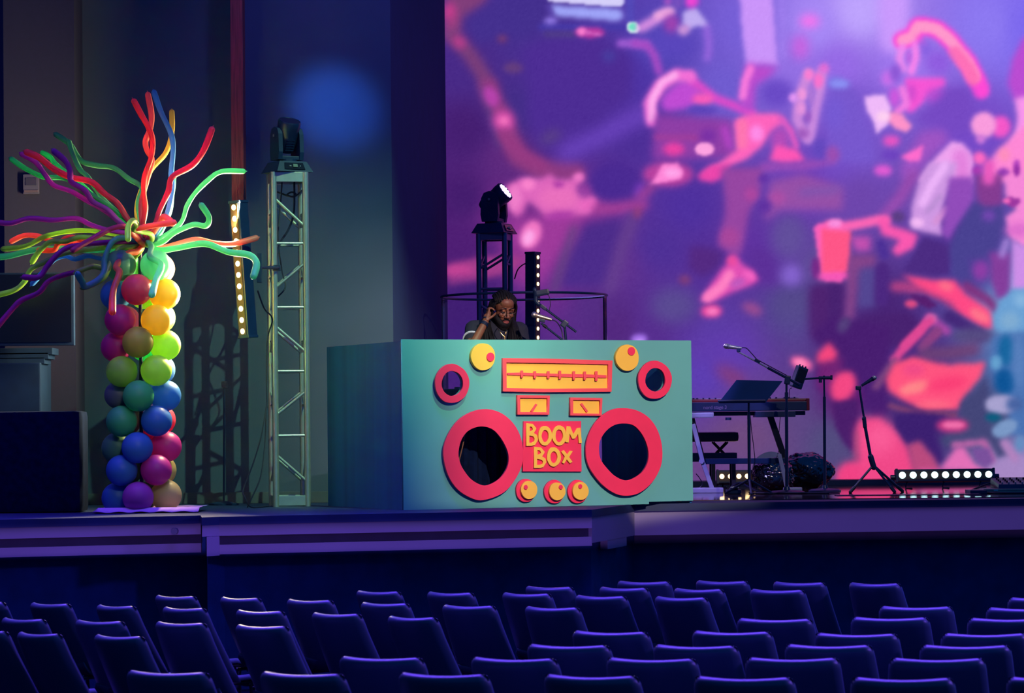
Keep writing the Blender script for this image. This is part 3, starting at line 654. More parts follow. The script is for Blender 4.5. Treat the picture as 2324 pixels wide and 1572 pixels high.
    m.cycles.emission_sampling = 'NONE'
    me.materials.append(m)
    root = thing('led_wall', ((x0w + x1w) / 2, YS, 0), 'giant LED video wall showing a blurred pink and violet crowd picture', 'screen')
    o = bpy.data.objects.new('led_panel', me); COL.objects.link(o); o.parent = root; o.location = -root.location
    MB().box(((x0w + x1w) / 2, YS + .06, (z0w + z1w) / 2), (x1w - x0w, .10, z1w - z0w)).build('panel_housing', M_black, root)
    MB().box(((x0w + x1w) / 2, YS + .1, .0277), (x1w - x0w, .2, .055)).box((x0w + .5, YS + .1, .0277), (.1, .3, .055)).build('foot_rail', M_black, root)
paint_screen()
# ------------------------------------------------------------------ painted boombox booth
bA = PX(916, 20.5); bB = PX(1573, 21.56); bC = PX(747, 21.8)
u_ = (bB - bA).normalized(); v_ = Vector((0, 0, 1)); n_ = u_.cross(v_).normalized()   # n_ points to the seats
if n_.y > 0: n_ = -n_
BW_ = (bB - bA).length; s_ = (bC - bA).normalized(); SW_ = (bC - bA).length
BH = onplane(910, 770, bA, n_).z
M_teal = mat('teal_paint', (96, 172, 160), .55, var=.05, scale=2.5)
M_tealshade = mat('teal_paint_shaded', (10, 84, 140), .6, var=.22, scale=1.3, stretch=(6, 6, .12))  # same teal paint as the front, with the side's shade put into the colour
M_pink = mat('pink_paint', (246, 44, 84), .5, var=.05, scale=5)
M_pinkl = mat('coral_paint', (250, 80, 84), .5, var=.04, scale=5)
M_yel = mat('yellow_paint', (255, 196, 66), .5, var=.04, scale=5)
def cpx(p): return (960 + p[0] * .2754, 760 + p[1] * .2754)
def uv(p):
    q = onplane(*cpx(p), bA, n_) - bA
    return (q.dot(u_), q.z)
def ell_pts(cx, cy, rx, ry, n=36, wob=0.0, seed=0):
    r = random.Random(seed); ph = [r.uniform(0, 6.28) for _ in range(3)]
    out = []
    for k in range(n):
        a = 2 * math.pi * k / n
        w = 1 + wob * (math.sin(3 * a + ph[0]) + .7 * math.sin(5 * a + ph[1]) + .4 * math.sin(9 * a + ph[2]))
        out.append((cx + rx * w * math.cos(a), cy + ry * w * math.sin(a)))
    return out
def smooth_ring(pts, n=5):
    N = len(pts); out = []
    for i in range(N):
        p0, p1, p2, p3 = [pts[(i + k) % N] for k in (-1, 0, 1, 2)]
        for k in range(n):
            t = k / n
            out.append(tuple(.5 * (2 * p1[j] + (p2[j] - p0[j]) * t + (2 * p0[j] - 5 * p1[j] + 4 * p2[j] - p3[j]) * t * t + (3 * p1[j] - p0[j] - 3 * p2[j] + p3[j]) * t ** 3) for j in (0, 1)))
    return out
def cut(name, m, parent, rings, d0, d1, bevel=.0015, is_uv=False):
    "board cut out of rings (outer first) standing between d0 and d1 in front of the panel"
    cu = bpy.data.curves.new('tmp', 'CURVE'); cu.dimensions = '2D'; cu.fill_mode = 'BOTH'
    cu.extrude = (d1 - d0) / 2 - bevel; cu.bevel_depth = bevel; cu.bevel_resolution = 1
    for rg in rings:
        q = rg if is_uv else [uv(p) for p in rg]
        sp = cu.splines.new('POLY'); sp.points.add(len(q) - 1); sp.use_cyclic_u = True
        for i, (a, b) in enumerate(q): sp.points[i].co = (a, b, 0, 1)
    ob = bpy.data.objects.new('tmp', cu); COL.objects.link(ob)
    dg = bpy.context.evaluated_depsgraph_get(); me = bpy.data.meshes.new_from_object(ob.evaluated_get(dg))
    bpy.data.objects.remove(ob); bpy.data.curves.remove(cu)
    M = Matrix.Translation(bA + n_ * (d0 + d1) / 2) @ Matrix(((u_.x, v_.x, n_.x), (u_.y, v_.y, n_.y), (u_.z, v_.z, n_.z))).to_4x4()
    bm = bmesh.new(); bm.from_mesh(me); bmesh.ops.transform(bm, matrix=M, verts=bm.verts)
    bmesh.ops.remove_doubles(bm, verts=bm.verts, dist=1e-5)
    bpy.data.meshes.remove(me)
    w = MB(); w.bm.free(); w.bm = bm
    return w.build(name, m, parent)
booth = thing('boombox_booth', bA, 'large teal plywood booth painted as a boom box with pink speaker rings', 'dj booth')
big_l = smooth_ring([(275,960),(300,860),(360,785),(460,752),(560,778),(640,870),(688,985),(680,1090),(620,1180),(540,1230),(470,1238),(380,1190),(310,1100),(282,1030)], 4)
big_r = smooth_ring([(1432,960),(1440,870),(1490,790),(1560,740),(1640,728),(1720,745),(1790,820),(1836,930),(1838,1040),(1790,1130),(1710,1185),(1640,1197),(1560,1160),(1490,1090),(1448,1030)], 4)
sm_l = ell_pts(222, 400, 90, 104, 28, .012, 1); sm_r = ell_pts(1893, 370, 84, 98, 28, .012, 2)
out_l = smooth_ring([(152,985),(175,860),(250,730),(350,650),(478,612),(600,632),(700,700),(770,800),(805,930),(800,1060),(740,1190),(640,1300),(480,1358),(380,1340),(270,1270),(190,1150)], 4)
out_r = smooth_ring([(1325,950),(1350,820),(1420,700),(1530,620),(1640,604),(1750,625),(1850,690),(1920,800),(1952,940),(1940,1080),(1870,1210),(1760,1300),(1640,1322),(1540,1290),(1440,1210),(1350,1080)], 4)
def grow(pts, k):
    cx = sum(p[0] for p in pts) / len(pts); cy = sum(p[1] for p in pts) / len(pts)
    return [(cx + (p[0] - cx) * k, cy + (p[1] - cy) * k) for p in pts]
panel = [(0, 0), (uv((1862, 1393))[0], .0), (uv((1862, 1393))[0], .018), (BW_, .018), (BW_, BH), (0, BH)]
cut('front_panel', M_teal, booth, [panel] + [[uv(p) for p in grow(r, 1.06)] for r in (big_l, big_r, sm_l, sm_r)], -.02, 0.0, .001, is_uv=True)
# side walls and rear battens
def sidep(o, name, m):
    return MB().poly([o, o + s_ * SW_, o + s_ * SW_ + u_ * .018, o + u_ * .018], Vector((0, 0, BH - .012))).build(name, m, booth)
sidep(bA + s_ * .02, 'side_panel', M_tealshade); sidep(bA + u_ * (BW_ - .018) + s_ * .02, 'side_panel', M_tealshade)
fr = MB()
for t in (.02, .5, .96): fr.box(bA + u_ * BW_ * t + s_ * .05 + Vector((0, 0, BH / 2 - .05)), (.04, .04, BH - .12))
fr.build('batten', mat('raw_pine', (120, 90, 60), .8), booth)
ps = []
for (o, i_, nm_) in ((out_l, big_l, 1), (out_r, big_r, 2)):
    cut('speaker_ring', M_pink, booth, [o, i_], .016, .036)
for (c, r_, i_) in (((220, 400), (140, 160), sm_l), ((1890, 370), (137, 156), sm_r)):
    cut('tweeter_ring', M_pink, booth, [ell_pts(*c, *r_, 36, .01, 3), i_], .022, .042)
# spacers behind the raised rings
for (cx, cy) in ((478, 690), (300, 1150), (690, 1180), (1638, 680), (1450, 1150), (1840, 1150), (220, 270), (1890, 245)):
    a, b = uv((cx, cy)); o = bA + u_ * a + Vector((0, 0, b))
    MB().cyl(o - n_ * .004, o + n_ * .024, .02, seg=10).build('spacer', M_teal, booth)
for (c, r_, d, dr, sd) in (((480, 180), (98, 110), (537, 182), (31, 36), 5), ((1667, 188), (94, 107), (1697, 135), (29, 34), 6)):
    kb = cut('volume_knob', M_yel, booth, [ell_pts(*c, *r_, 34, .012, sd)], .0, .034)
    cut('pointer_dot', M_pink, kb, [ell_pts(*d, *dr, 12)], .0345, .042)
for (c, r_, y_, yr, d) in (((840, 1280), (82, 94), (853, 1275), (66, 74), (822, 1253)), ((1072, 1290), (82, 96), (1085, 1287), (65, 72), (1110, 1252)), ((1265, 1290), (81, 95), (1277, 1284), (64, 73), (1270, 1246))):
    kb = cut('tone_knob', M_pink, booth, [ell_pts(*c, *r_, 30, .01, c[0])], .0, .022)
    kb2 = cut('knob_cap', M_yel, kb, [ell_pts(*y_, *yr, 30, .01, c[0] + 1)], .0225, .046)
    cut('pointer_dot', M_pink, kb, [ell_pts(*d, 15, 18, 12)], .0465, .053)
tn = cut('tuner_frame', M_pinkl, booth, [[(648,192),(1000,196),(1545,212),(1538,466),(1000,470),(645,464)], [(672,226),(1000,230),(1512,242),(1512,440),(1000,444),(674,438)]], .0, .03)
cut('tuner_scale', M_yel, tn, [[(660,210),(1530,225),(1525,452),(660,450)]], .0, .014)
cut('tuner_line', M_pinkl, tn, [[(685,313),(800,311),(1000,318),(1300,325),(1500,332),(1500,353),(1200,346),(1000,338),(800,332),(685,327)]], .0145, .024)
for (x, y0, y1) in ((800,295,350),(907,300,357),(1018,300,357),(1113,296,362),(1228,300,368),(1318,302,368),(1413,300,377)):
    cut('tuner_tick', M_pinkl, tn, [[(x-9,y0),(x+9,y0),(x+8,y1),(x-8,y1)]], .0245, .032)
for fo, fi_, nd in ((((767,497),(1030,500),(1025,655),(765,654)), ((785,516),(1012,518),(1012,638),(787,636)), ((878,628),(918,568),(931,574),(893,634))),
                   (((1203,516),(1462,520),(1456,664),(1200,662)), ((1222,533),(1446,536),(1446,650),(1222,646)), ((1288,570),(1300,562),(1348,628),(1336,636)))):
    mt = cut('meter_frame', M_pinkl, booth, [list(fo), list(fi_)], .0, .03)
    c0 = ((fo[0][0] + fo[2][0]) / 2, (fo[0][1] + fo[2][1]) / 2)
    cut('meter_face', M_yel, mt, [grow(list(fo), .95)], .0, .012)
    cut('meter_needle', M_pinkl, mt, [list(nd)], .0125, .022)
sg = cut('sign_board', M_pink, booth, [[(823,712),(1292,711),(1296,1123),(813,1122)]], .0, .02)
def ribbon(pts, w, closed=False):
    n = len(pts); L = []; R = []
    for i in range(n):
        a = pts[(i - 1) % n] if (closed or i > 0) else pts[i]; b = pts[(i + 1) % n] if (closed or i < n - 1) else pts[i]
        dx, dy = b[0] - a[0], b[1] - a[1]; l = math.hypot(dx, dy) + 1e-9; nx, ny = -dy / l * w / 2, dx / l * w / 2
        L.append((pts[i][0] + nx, pts[i][1] + ny)); R.append((pts[i][0] - nx, pts[i][1] - ny))
    if closed: return [L, R]
    return [L + R[::-1]]
# hand-cut capital letters B O O M / B O X
def letter_B(x0, x1, y0, ym, y1):
    o = [(x0, y0), (x0 + (x1 - x0) * .55, y0 + 6), (x0 + (x1 - x0) * .85, y0 + 40), (x0 + (x1 - x0) * .80, ym - 30), (x0 + (x1 - x0) * .62, ym - 4),
         (x0 + (x1 - x0) * .9, ym + 12), (x1, ym + 45), (x1 - 3, y1 - 45), (x0 + (x1 - x0) * .75, y1 - 8), (x0 + (x1 - x0) * .45, y1), (x0 - 3, y1)]
    w = 24
    h1 = [(x0 + w, y0 + w), (x0 + (x1 - x0) * .48, y0 + w + 3), (x0 + (x1 - x0) * .58, y0 + 48), (x0 + (x1 - x0) * .5, ym - 24), (x0 + w, ym - 14)]
    hh = y1 - ym
    h2 = [(x0 + w - 3, ym + 14), (x0 + (x1 - x0) * .62, ym + 22), (x1 - w - 2, ym + .42 * hh), (x1 - w - 4, ym + .62 * hh), (x0 + (x1 - x0) * .5, y1 - 24), (x0 + w - 4, y1 - 22)]
    return [o, h1, h2]
L_ = []
L_.append(letter_B(838, 930, 728, 812, 912))
L_.append([ell_pts(990, 830, 56, 80, 22, .02, 4), ell_pts(990, 832, 30, 52, 18, .02, 5)])
L_.append([ell_pts(1106, 828, 57, 82, 22, .02, 6), ell_pts(1106, 830, 32, 55, 18, .02, 7)])
L_.append([[(1158,882),(1170,752),(1196,755),(1224,822),(1255,768),(1279,765),(1292,888),(1268,888),(1262,812),(1234,852),(1214,854),(1192,806),(1182,884)]])
L_.append(letter_B(902, 1000, 922, 1004, 1094))
L_.append([ell_pts(1062, 1004, 56, 79, 22, .02, 8), ell_pts(1062, 1006, 30, 50, 18, .02, 9)])
L_.append([[(1126,962),(1144,950),(1172,986),(1196,954),(1215,958),(1186,1004),(1213,1044),(1194,1056),(1168,1022),(1146,1058),(1130,1050),(1154,1000)]])
for r_ in L_:
    cut('letter', M_yel, sg, r_, .0205, .034)

# black draped work table inside the booth
tc0 = bA + u_ * (BW_ * .40) + s_ * .62
tbl = thing('draped_table', Vector((tc0.x, tc0.y, 0)), 'black draped work table standing inside the boom box booth', 'table')
rotb = Matrix(((u_.x, s_.x, 0), (u_.y, s_.y, 0), (0, 0, 1)))
MB().box(tc0 + Vector((0, 0, .80)), (1.5, .6, .03), rotb, bevel=.006).build('table_top', M_black, tbl)
dr = MB(); N = 60; pr = []
for k in range(N + 1):
    t = k / N; off = .018 * math.sin(k * 1.9) + .01 * math.sin(k * .73)
    pr.append(tc0 + u_ * (t - .5) * 1.54 - s_ * (.31 + off))
for k in range(N):
    a, b = pr[k], pr[k + 1]
    dr.quad(a + Vector((0, 0, .012)), b + Vector((0, 0, .012)), b + Vector((0, 0, .79)), a + Vector((0, 0, .79)))
dr.build('cloth_skirt', M_blackcloth, tbl, smooth=True)
for a_, b_ in ((-1, -1), (1, -1), (-1, 1), (1, 1)):
    o = tc0 + u_ * a_ * .68 + s_ * b_ * .24; MB().cyl(o, o + Vector((0, 0, .79)), .016, seg=8).build('leg', M_blackmetal, tbl)
ctl = thing('dj_controller', tc0 + Vector((0, 0, .8155)), 'black disc jockey controller lying on the draped table in the booth', 'mixer')
MB().box(tc0 + Vector((0, 0, .845)), (.6, .34, .058), rotb, bevel=.008).build('body', M_black, ctl)
for sx_ in (-1, 1):
    o = tc0 + u_ * sx_ * .18 + Vector((0, 0, .875)); MB().cyl(o, o + Vector((0, 0, .012)), .075, seg=24).build('jog_wheel', M_blackmetal, ctl)
fdr = MB()
for j in range(4): fdr.box(tc0 + u_ * (-.05 + j * .033) + Vector((0, 0, .885)), (.01, .02, .018), rotb)
fdr.build('fader', M_alu, ctl)
# power cable curling behind the left speaker hole
pts = [bA + u_ * .55 + s_ * .2 + Vector((0, 0, .9)), bA + u_ * .58 + s_ * .18 + Vector((0, 0, .6)), bA + u_ * .52 + s_ * .2 + Vector((0, 0, .3)), bA + u_ * .43 + s_ * .22 + Vector((0, 0, .012)), bA + u_ * .7 + s_ * .24 + Vector((0, 0, .012))]
tag(MB().tube(pts, .005, 6).build('booth_cable', mat('tan_cable', (140, 100, 70), .4), smooth=True), 'thin pale cable hanging inside the booth behind the left speaker hole', 'cable')
# ------------------------------------------------------------------ truss towers, moving heads, LED battens
def truss(px, Y, H, yaw, m, label, seq, plate=.075):
    o = PX(px, Y); t = thing('truss_tower', o, label, 'truss', 'box truss lighting towers')
    ca, sa = math.cos(yaw), math.sin(yaw)
    def W(x, y, z): return o + Vector((x * ca - y * sa, x * sa + y * ca, z))
    h = .121
    for sx_ in (-1, 1):
        for sy in (-1, 1):
            MB().cyl(W(sx_ * h, sy * h, .0), W(sx_ * h, sy * h, H), .0245, seg=16).build('post', m, t, smooth=True)
    rot = Matrix.Rotation(yaw, 3, 'Z')
    for z in (plate / 2 + .008, H - plate / 2):
        b = MB()
        for sy in (-1, 1): b.box(W(0, sy * h, z), (2 * h - .04, .03, plate), rot, bevel=.003)
        for sx_ in (-1, 1): b.box(W(sx_ * h, 0, z), (.03, 2 * h - .04, plate), rot, bevel=.003)
        b.build('end_plate', m, t)
    for kind, z0_, z1_ in seq:
        for sy in (-1, 1):
            MB().cyl(W(-h, sy * h, z0_), W(h, sy * h, z1_), .0115, seg=10).build('brace', m, t, smooth=True)
    for kind, z0_, z1_ in seq:
        for sx_ in (-1, 1):
            dz_ = .05 if kind == 'h' else 0
            MB().cyl(W(sx_ * h, -h, z0_ + dz_ + (.18 if kind == 'h' else 0)), W(sx_ * h, h, z1_ + dz_ + (.18 if kind == 'h' else 0)), .0115, seg=10).build('brace', m, t, smooth=True)
    return t, W
def zof(py, px, Y): return P(px, py, Y).z
Y1 = 21.85
tz = lambda y: zof(y, 660, Y1 - .12)
seq1 = [('d', tz(448), tz(515)), ('h', tz(552), tz(552)), ('d', tz(655), tz(595)), ('h', tz(697), tz(697)), ('d', tz(738), tz(800)),
        ('h', tz(842), tz(842)), ('d', tz(943), tz(886)), ('h', tz(988), tz(988)), ('d', tz(1030), tz(1094))]
H1 = zof(390, 660, Y1 - .12)
tw1, W1 = truss(658, Y1, H1, math.radians(12), M_alu, 'silver box truss tower standing on the stage left of the booth', seq1)
Y2 = 26.3
tz2 = lambda y: zof(y, 1125, Y2 - .12)
H2 = tz2(529)
seq2 = [('d', tz2(610), tz2(575)), ('h', tz2(655), tz2(655)), ('d', tz2(690), tz2(730)), ('h', tz2(780), tz2(780)), ('d', tz2(865), tz2(820)), ('h', tz2(910), tz2(910)), ('d', tz2(950), tz2(1000))]
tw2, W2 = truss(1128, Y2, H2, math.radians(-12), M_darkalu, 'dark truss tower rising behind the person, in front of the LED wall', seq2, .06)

def moving_head(o, yaw, tilt, label, face_lit, k=1.0):
    t = thing('moving_head_light', o, label, 'stage light', 'moving head lights on the towers')
    R = Matrix.Rotation(yaw, 3, 'Z')
    def W(x, y, z): return o + R @ Vector((x * k, y * k, z * k))
    def X(p): return W(*p)
    b = MB()
    a = [X((sx_ * .155, sy * .15, .002)) for sx_, sy in ((-1, -1), (1, -1), (1, 1), (-1, 1))]
    c = [X((sx_ * .115, sy * .11, .085)) for sx_, sy in ((-1, -1), (1, -1), (1, 1), (-1, 1))]
    va = [b.bm.verts.new(p) for p in a]; vc = [b.bm.verts.new(p) for p in c]
    b.bm.faces.new(va[::-1]); b.bm.faces.new(vc)
    for i in range(4): b.bm.faces.new((va[i], va[(i + 1) % 4], vc[(i + 1) % 4], vc[i]))
    base = b.build('base', M_black, t)
    # control display on the sloping front of the base
    d = MB(); q = [X((-.09, -.1462, .018)), X((.085, -.1462, .018)), X((.075, -.1215, .07)), X((-.08, -.1215, .07))]
    d.poly(q, (R @ Vector((0, -.0045, .002)))); d.build('control_panel', mat('panel_gloss', (20, 20, 26), .2), base)
    e = MB(); e.poly([X((-.018, -.1445, .034)), X((.022, -.1445, .034)), X((.02, -.137, .058)), X((-.016, -.137, .058))], (R @ Vector((0, -.0065, .003)))); e.build('display', mat('lcd', (96, 108, 100), .3), base)
    for bx in (-.045, -.035, .045): MB().sph(X((bx, -.145, .045)), .005, seg=6).build('button', M_alu, base)
    MB().cyl(X((0, 0, .075)), X((0, 0, .105)), .08 * k, seg=20).build('pan_ring', M_black, t)
    # yoke: two arms
    for sx_ in (-1, 1):
        b = MB()
        pr = [(-.07, .10), (.07, .10), (.082, .16), (.075, .30), (.05, .345), (0, .36), (-.05, .345), (-.075, .30), (-.082, .16)]
        b.poly([X((sx_ * .108, y, z)) for y, z in pr], R @ Vector((-sx_ * .035 * k, 0, 0)))
        arm = b.build('yoke_arm', M_black, t)
        MB().cyl(X((sx_ * .1085, 0, .29)), X((sx_ * .114, 0, .29)), .022 * k, seg=16).build('pivot_cap', M_blackmetal, arm)
        MB().cyl(X((sx_ * .1145, 0, .29)), X((sx_ * .116, 0, .29)), .011 * k, seg=12).build('tilt_badge', M_alu, arm)
    b = MB(); b.box(X((0, 0, .115)), (.2 * k, .13 * k, .03 * k), R, bevel=.006); b.build('yoke_base', M_black, t)
    # head
    T = R @ Matrix.Rotation(tilt, 3, 'X'); hc = X((0, 0, .285))
    prof = [(.03, -.125), (.06, -.12), (.075, -.09), (.082, -.02), (.084, .05), (.089, .08), (.089, .125), (.084, .135), (.080, .128)]
    b = MB(); b.lathe([(r * k * 1.0, z * k) for r, z in prof], hc, 28, T); hd = b.build('head', M_blackmetal if not face_lit else M_black, t, smooth=True)
    g = MB(); g.cyl(hc + T @ Vector((0, 0, .122 * k)), hc + T @ Vector((0, 0, .131 * k)), .0795 * k, seg=28); g.build('front_lens', mat('lens_glass', (36, 30, 60), .15), hd)
    if face_lit:
        for (n, rr) in ((1, 0), (6, .029), (12, .058)):
            for i in range(n):
                a = 2 * math.pi * i / n
                p = hc + T @ Vector((rr * math.cos(a) * k, rr * math.sin(a) * k, .132 * k))
                MB().sph(p, .0125 * k, (1, 1, .6), 10, T).build('lamp', M_bulbv, hd)
    f = MB()
    for i in range(5): f.box(hc + T @ Vector((0, -.078 * k, (-.085 + i * .02) * k)), (.07 * k, .012 * k, .006 * k), T)
    f.build('vent_fin', M_blackmetal, hd)
    return t
moving_head(W1(0, 0, H1 + .001), math.radians(30), math.radians(24), 'unlit black moving head lamp on top of the silver truss tower', False, .98)
moving_head(W2(0, 0, H2 + .001), math.radians(68), math.radians(54), 'lit moving head lamp with violet lamps on the dark rear truss', True, 1.08)

def batten(a, b, face, n, label, lampm, strip=True, w=.10, dpt=.085, skip=(), rad=.019, name='led_batten', group='LED light battens', lampsz=(1, 1, .4), seg=12):
    "bar from a to b, lamps looking along 'face'"
    a = Vector(a); b = Vector(b); ax = (b - a).normalized(); fc = (Vector(face) - ax * Vector(face).dot(ax)).normalized(); sd = ax.cross(fc)
    L = (b - a).length; mid = (a + b) / 2
    t = thing(name, a if a.z < b.z else b, label, 'stage light', group)
    R = Matrix((sd, fc, ax)).transposed()
    MB().box(mid, (w * .72, dpt, L), R, bevel=.008).build('housing', M_black, t)
    MB().box(mid + fc * (dpt / 2 + .001), (w * .5, .008, L - .03), R).build('lens_strip', M_lensstrip, t)
    for e in (a, b): MB().box(e, (w * .8, dpt * 1.06, .02), R, bevel=.004).build('end_cap', M_black, t)
    for i in range(n):
        if i in skip: continue
        p = a + ax * (L * (i + .5) / n) + fc * (dpt / 2 + .006)
        MB().sph(p, rad, (1, lampsz[2], 1), seg, R).build('lamp', lampm, t, smooth=True)
    return t, R
# left batten, tilted, bracketed to the silver truss
Yb = 21.25
ba, bb_ = P(563, 764, Yb), P(541, 458, Yb)
bt, _Rb = batten(ba, bb_, (-.62, -.80, 0), 12, 'tilted vertical LED batten of warm lamps left of the silver truss', M_bulbw, w=.14, dpt=.10, rad=.021)
l = area('batten_glow', (ba + bb_) / 2 + Vector((-.07, -.09, 0)), (ba + bb_) / 2 + Vector((-.9, -.55, .12)), (1.0, .82, .40), 260, .05, 1.0, 170)
brk = thing('batten_bracket', P(600, 608, 21.4), 'black clamp arm holding the tilted batten to the silver truss', 'bracket')
MB().box(P(589, 608, Yb + .05), (.035, .06, .22), bevel=.004).build('plate', M_blackmetal, brk)
MB().cyl(P(590, 607, Yb + .05), P(633, 607, Y1 - .16), .0125, seg=10).build('arm', M_blackmetal, brk)
MB().box(P(628, 608, Y1 - .15), (.06, .06, .045), bevel=.006).build('clamp', M_blackmetal, brk)
# far batten in front of the LED wall
Yc = 26.0
batten(P(1209, 1100, Yc), P(1209, 574, Yc), (.80, -.55, 0), 26, 'upright LED batten of warm lamps behind the person', M_bulbw, w=.13, dpt=.105, rad=.017)
foot_ = PX(1209, Yc)
# cyan floor batten
Yf = 25.2
zf = zof(1079, 2145, Yf)
fa, fb = P(2034, 1079, Yf), P(2254, 1077, Yf); fa.z = fb.z = zf
ft, _ = batten(fa, fb, (0, -1, .18), 9, 'floor LED batten of bright cyan lamps in front of the screen', M_bulbc, w=.15, dpt=.09, rad=.030, seg=4)
for i, x in enumerate((.12, .5, .88)):
    p = fa.lerp(fb, x)
    MB().tube([p + Vector((0, .02, -.05)), p + Vector((-.02, .0, -zf + .012)), p + Vector((.02, -.1, -zf + .012))], .007, 6).build('foot', M_blackmetal, ft)
for e, sg_ in ((fa, -1), (fb, 1)):
    MB().cyl(e + Vector((sg_ * .005, 0, -.01)), e + Vector((sg_ * .05, 0, -.01)), .022, seg=12).build('knob', M_blackmetal, ft)
# warm floor batten behind the keyboard
ga, gb = P(1628, 1086, 26.2), P(1724, 1086, 26.2); ga.z = gb.z = zof(1083, 1690, 26.2)
gt, _ = batten(ga, gb, (0, -1, .25), 5, 'low floor batten with warm lamps behind the keyboard stand', M_bulbw, w=.17, dpt=.09, rad=.022)
for x in (.15, .85):
    p = ga.lerp(gb, x)
    MB().tube([p + Vector((0, .02, -.04)), p + Vector((-.01, .0, -ga.z + .012)), p + Vector((.02, -.08, -ga.z + .012))], .008, 6).build('foot', M_blackmetal, gt)

# cables
def cable(pts, label, r=.006, m=None, name='cable'):
    return tag(MB().tube(pts, r, 6, 8).build(name, m or M_cable, smooth=True, origin=pts[0]), label, 'cable')
cable([P(640, 415, 21.9), P(636, 470, 21.9), P(631, 540, 21.85), P(640, 615, 21.9), P(648, 650, 21.9), P(632, 672, 21.85)], 'thin black cable looping down inside the silver truss near its left post')
cable([P(668, 415, 21.9), P(667, 480, 21.9), P(655, 520, 21.9), P(634, 555, 21.85), P(627, 600, 21.75)], 'thicker black cable hanging from the lamp inside the silver truss', .009)
cable([P(630, 436, 21.95), P(660, 446, 21.9), P(672, 441, 21.9), P(662, 436, 21.9), P(652, 442, 21.9), P(668, 446, 21.9), P(688, 430, 21.95)], 'coiled black cable tied across the top of the silver truss', .007)
cable([P(606, 915, 21.6), P(594, 985, 21.5), P(575, 1050, 21.45), P(552, 1110, 21.4), P(556, 1128, 21.3), PX(570, 21.35, .01), PX(610, 21.6, .01)], 'black power cable drooping left of the silver truss to the floor')
cable([P(604, 930, 21.6), P(602, 1000, 21.55), P(592, 1080, 21.45), P(571, 1130, 21.4), PX(562, 21.4, .01)], 'second black cable falling beside the left post of the silver truss')
cable([P(585, 660, 21.4), P(600, 700, 21.5), P(618, 725, 21.65), P(606, 780, 21.7), P(606, 925, 21.62)], 'black cable leading from the tilted batten into the truss')
cable([P(1196, 597, 26.02), P(1186, 601, 26.1), P(1175, 612, 26.15), P(1168, 632, 26.22)], 'short black cable from the far batten to the rear truss')
# ------------------------------------------------------------------ balloon palm
Yp = 20.7
palm = thing('balloon_palm', PX(325, Yp), 'balloon palm with a rainbow column of round balloons and long twisting balloons', 'balloon tree')
BC = {'green': (70, 205, 120), 'teal': (85, 190, 155), 'orange': (250, 110, 70), 'pink': (236, 72, 110), 'yellow': (250, 215, 60), 'blue': (50, 120, 205),
      'magenta': (205, 40, 150), 'lime': (165, 215, 75), 'tan': (215, 185, 80), 'violet': (190, 70, 180), 'grey': (110, 120, 130), 'mint': (120, 225, 170),
      'red': (250, 92, 88), 'coral': (250, 128, 112), 'sky': (95, 150, 215), 'purple': (170, 65, 175), 'dgreen': (80, 150, 112), 'gold': (200, 185, 70), 'cream': (200, 180, 120)}
def bmat(c):
    q = [v * .86 + 26 for v in BC[c]]; return mat('balloon_' + c, q, .38, var=.04, scale=3, trans=.45, spec=.35)
BM = {c: bmat(c) for c in BC}
pc = PX(322, Yp); col_x, col_y = pc.x, pc.y
layers = [ # front / right / back / left   or   fl / fr / br / bl
    (1124, 'e', 'violet', 'cream', 'grey', 'blue'), (1068, 'o', 'blue', 'magenta', 'cream', 'dgreen'), (1011, 'e', 'blue', 'magenta', 'magenta', 'dgreen'),
    (954, 'o', 'green', 'blue', 'pink', 'dgreen'), (898, 'e', 'green', 'blue', 'sky', 'grey'), (842, 'o', 'lime', 'lime', 'sky', 'grey'),
    (783, 'e', 'gold', 'lime', 'green', 'magenta'), (724, 'o', 'magenta', 'yellow', 'lime', 'violet'), (664, 'e', 'pink', 'yellow', 'lime', 'blue'), (605, 'o', 'dgreen', 'mint', 'orange', 'green')]
def balloon(c, r, dirv, m):
    b = MB(); prof = []
    for i in range(17):
        a = math.pi * i / 16
        rr = math.sin(a); z = -math.cos(a)
        if z > 0: z *= 1.0
        else: z *= 1.04; rr *= 1 - .06 * (-z) ** 3
        prof.append((max(rr * r, .0005), z * r))
    q = Vector(dirv).to_track_quat('Z', 'Y').to_matrix()
    b.lathe(prof, c, 26, q)
    k0 = Vector(c) - q @ Vector((0, 0, r * 1.03))
    b.cyl(k0, k0 - q @ Vector((0, 0, .012)), .004, .007, seg=8)
    return b.build('round_balloon', m, palm, smooth=True)
for (py, kind, *cs) in layers:
    z = P(322, py, Yp).z; R0 = .178
    for i, c in enumerate(cs):
        a = (-90 + 90 * i) if kind == 'e' else (-135 + 90 * i)
        a = math.radians(a + random.uniform(-3, 3))
        dr_ = Vector((math.cos(a), math.sin(a), random.uniform(-.08, .08)))
        rr = .1125 if c != 'grey' else .10
        balloon(Vector((col_x, col_y, z + random.uniform(-.004, .004))) + dr_ * R0 * (.93 if c == 'grey' else 1), rr, dr_, BM[c])
MB().cyl(Vector((col_x, col_y, .02)), Vector((col_x, col_y, P(322, 540, Yp).z)), .014, seg=10).build('pole', M_blackmetal, palm)
k9 = .369
def q1(p): return (p[0] * k9, 180 + p[1] * k9)
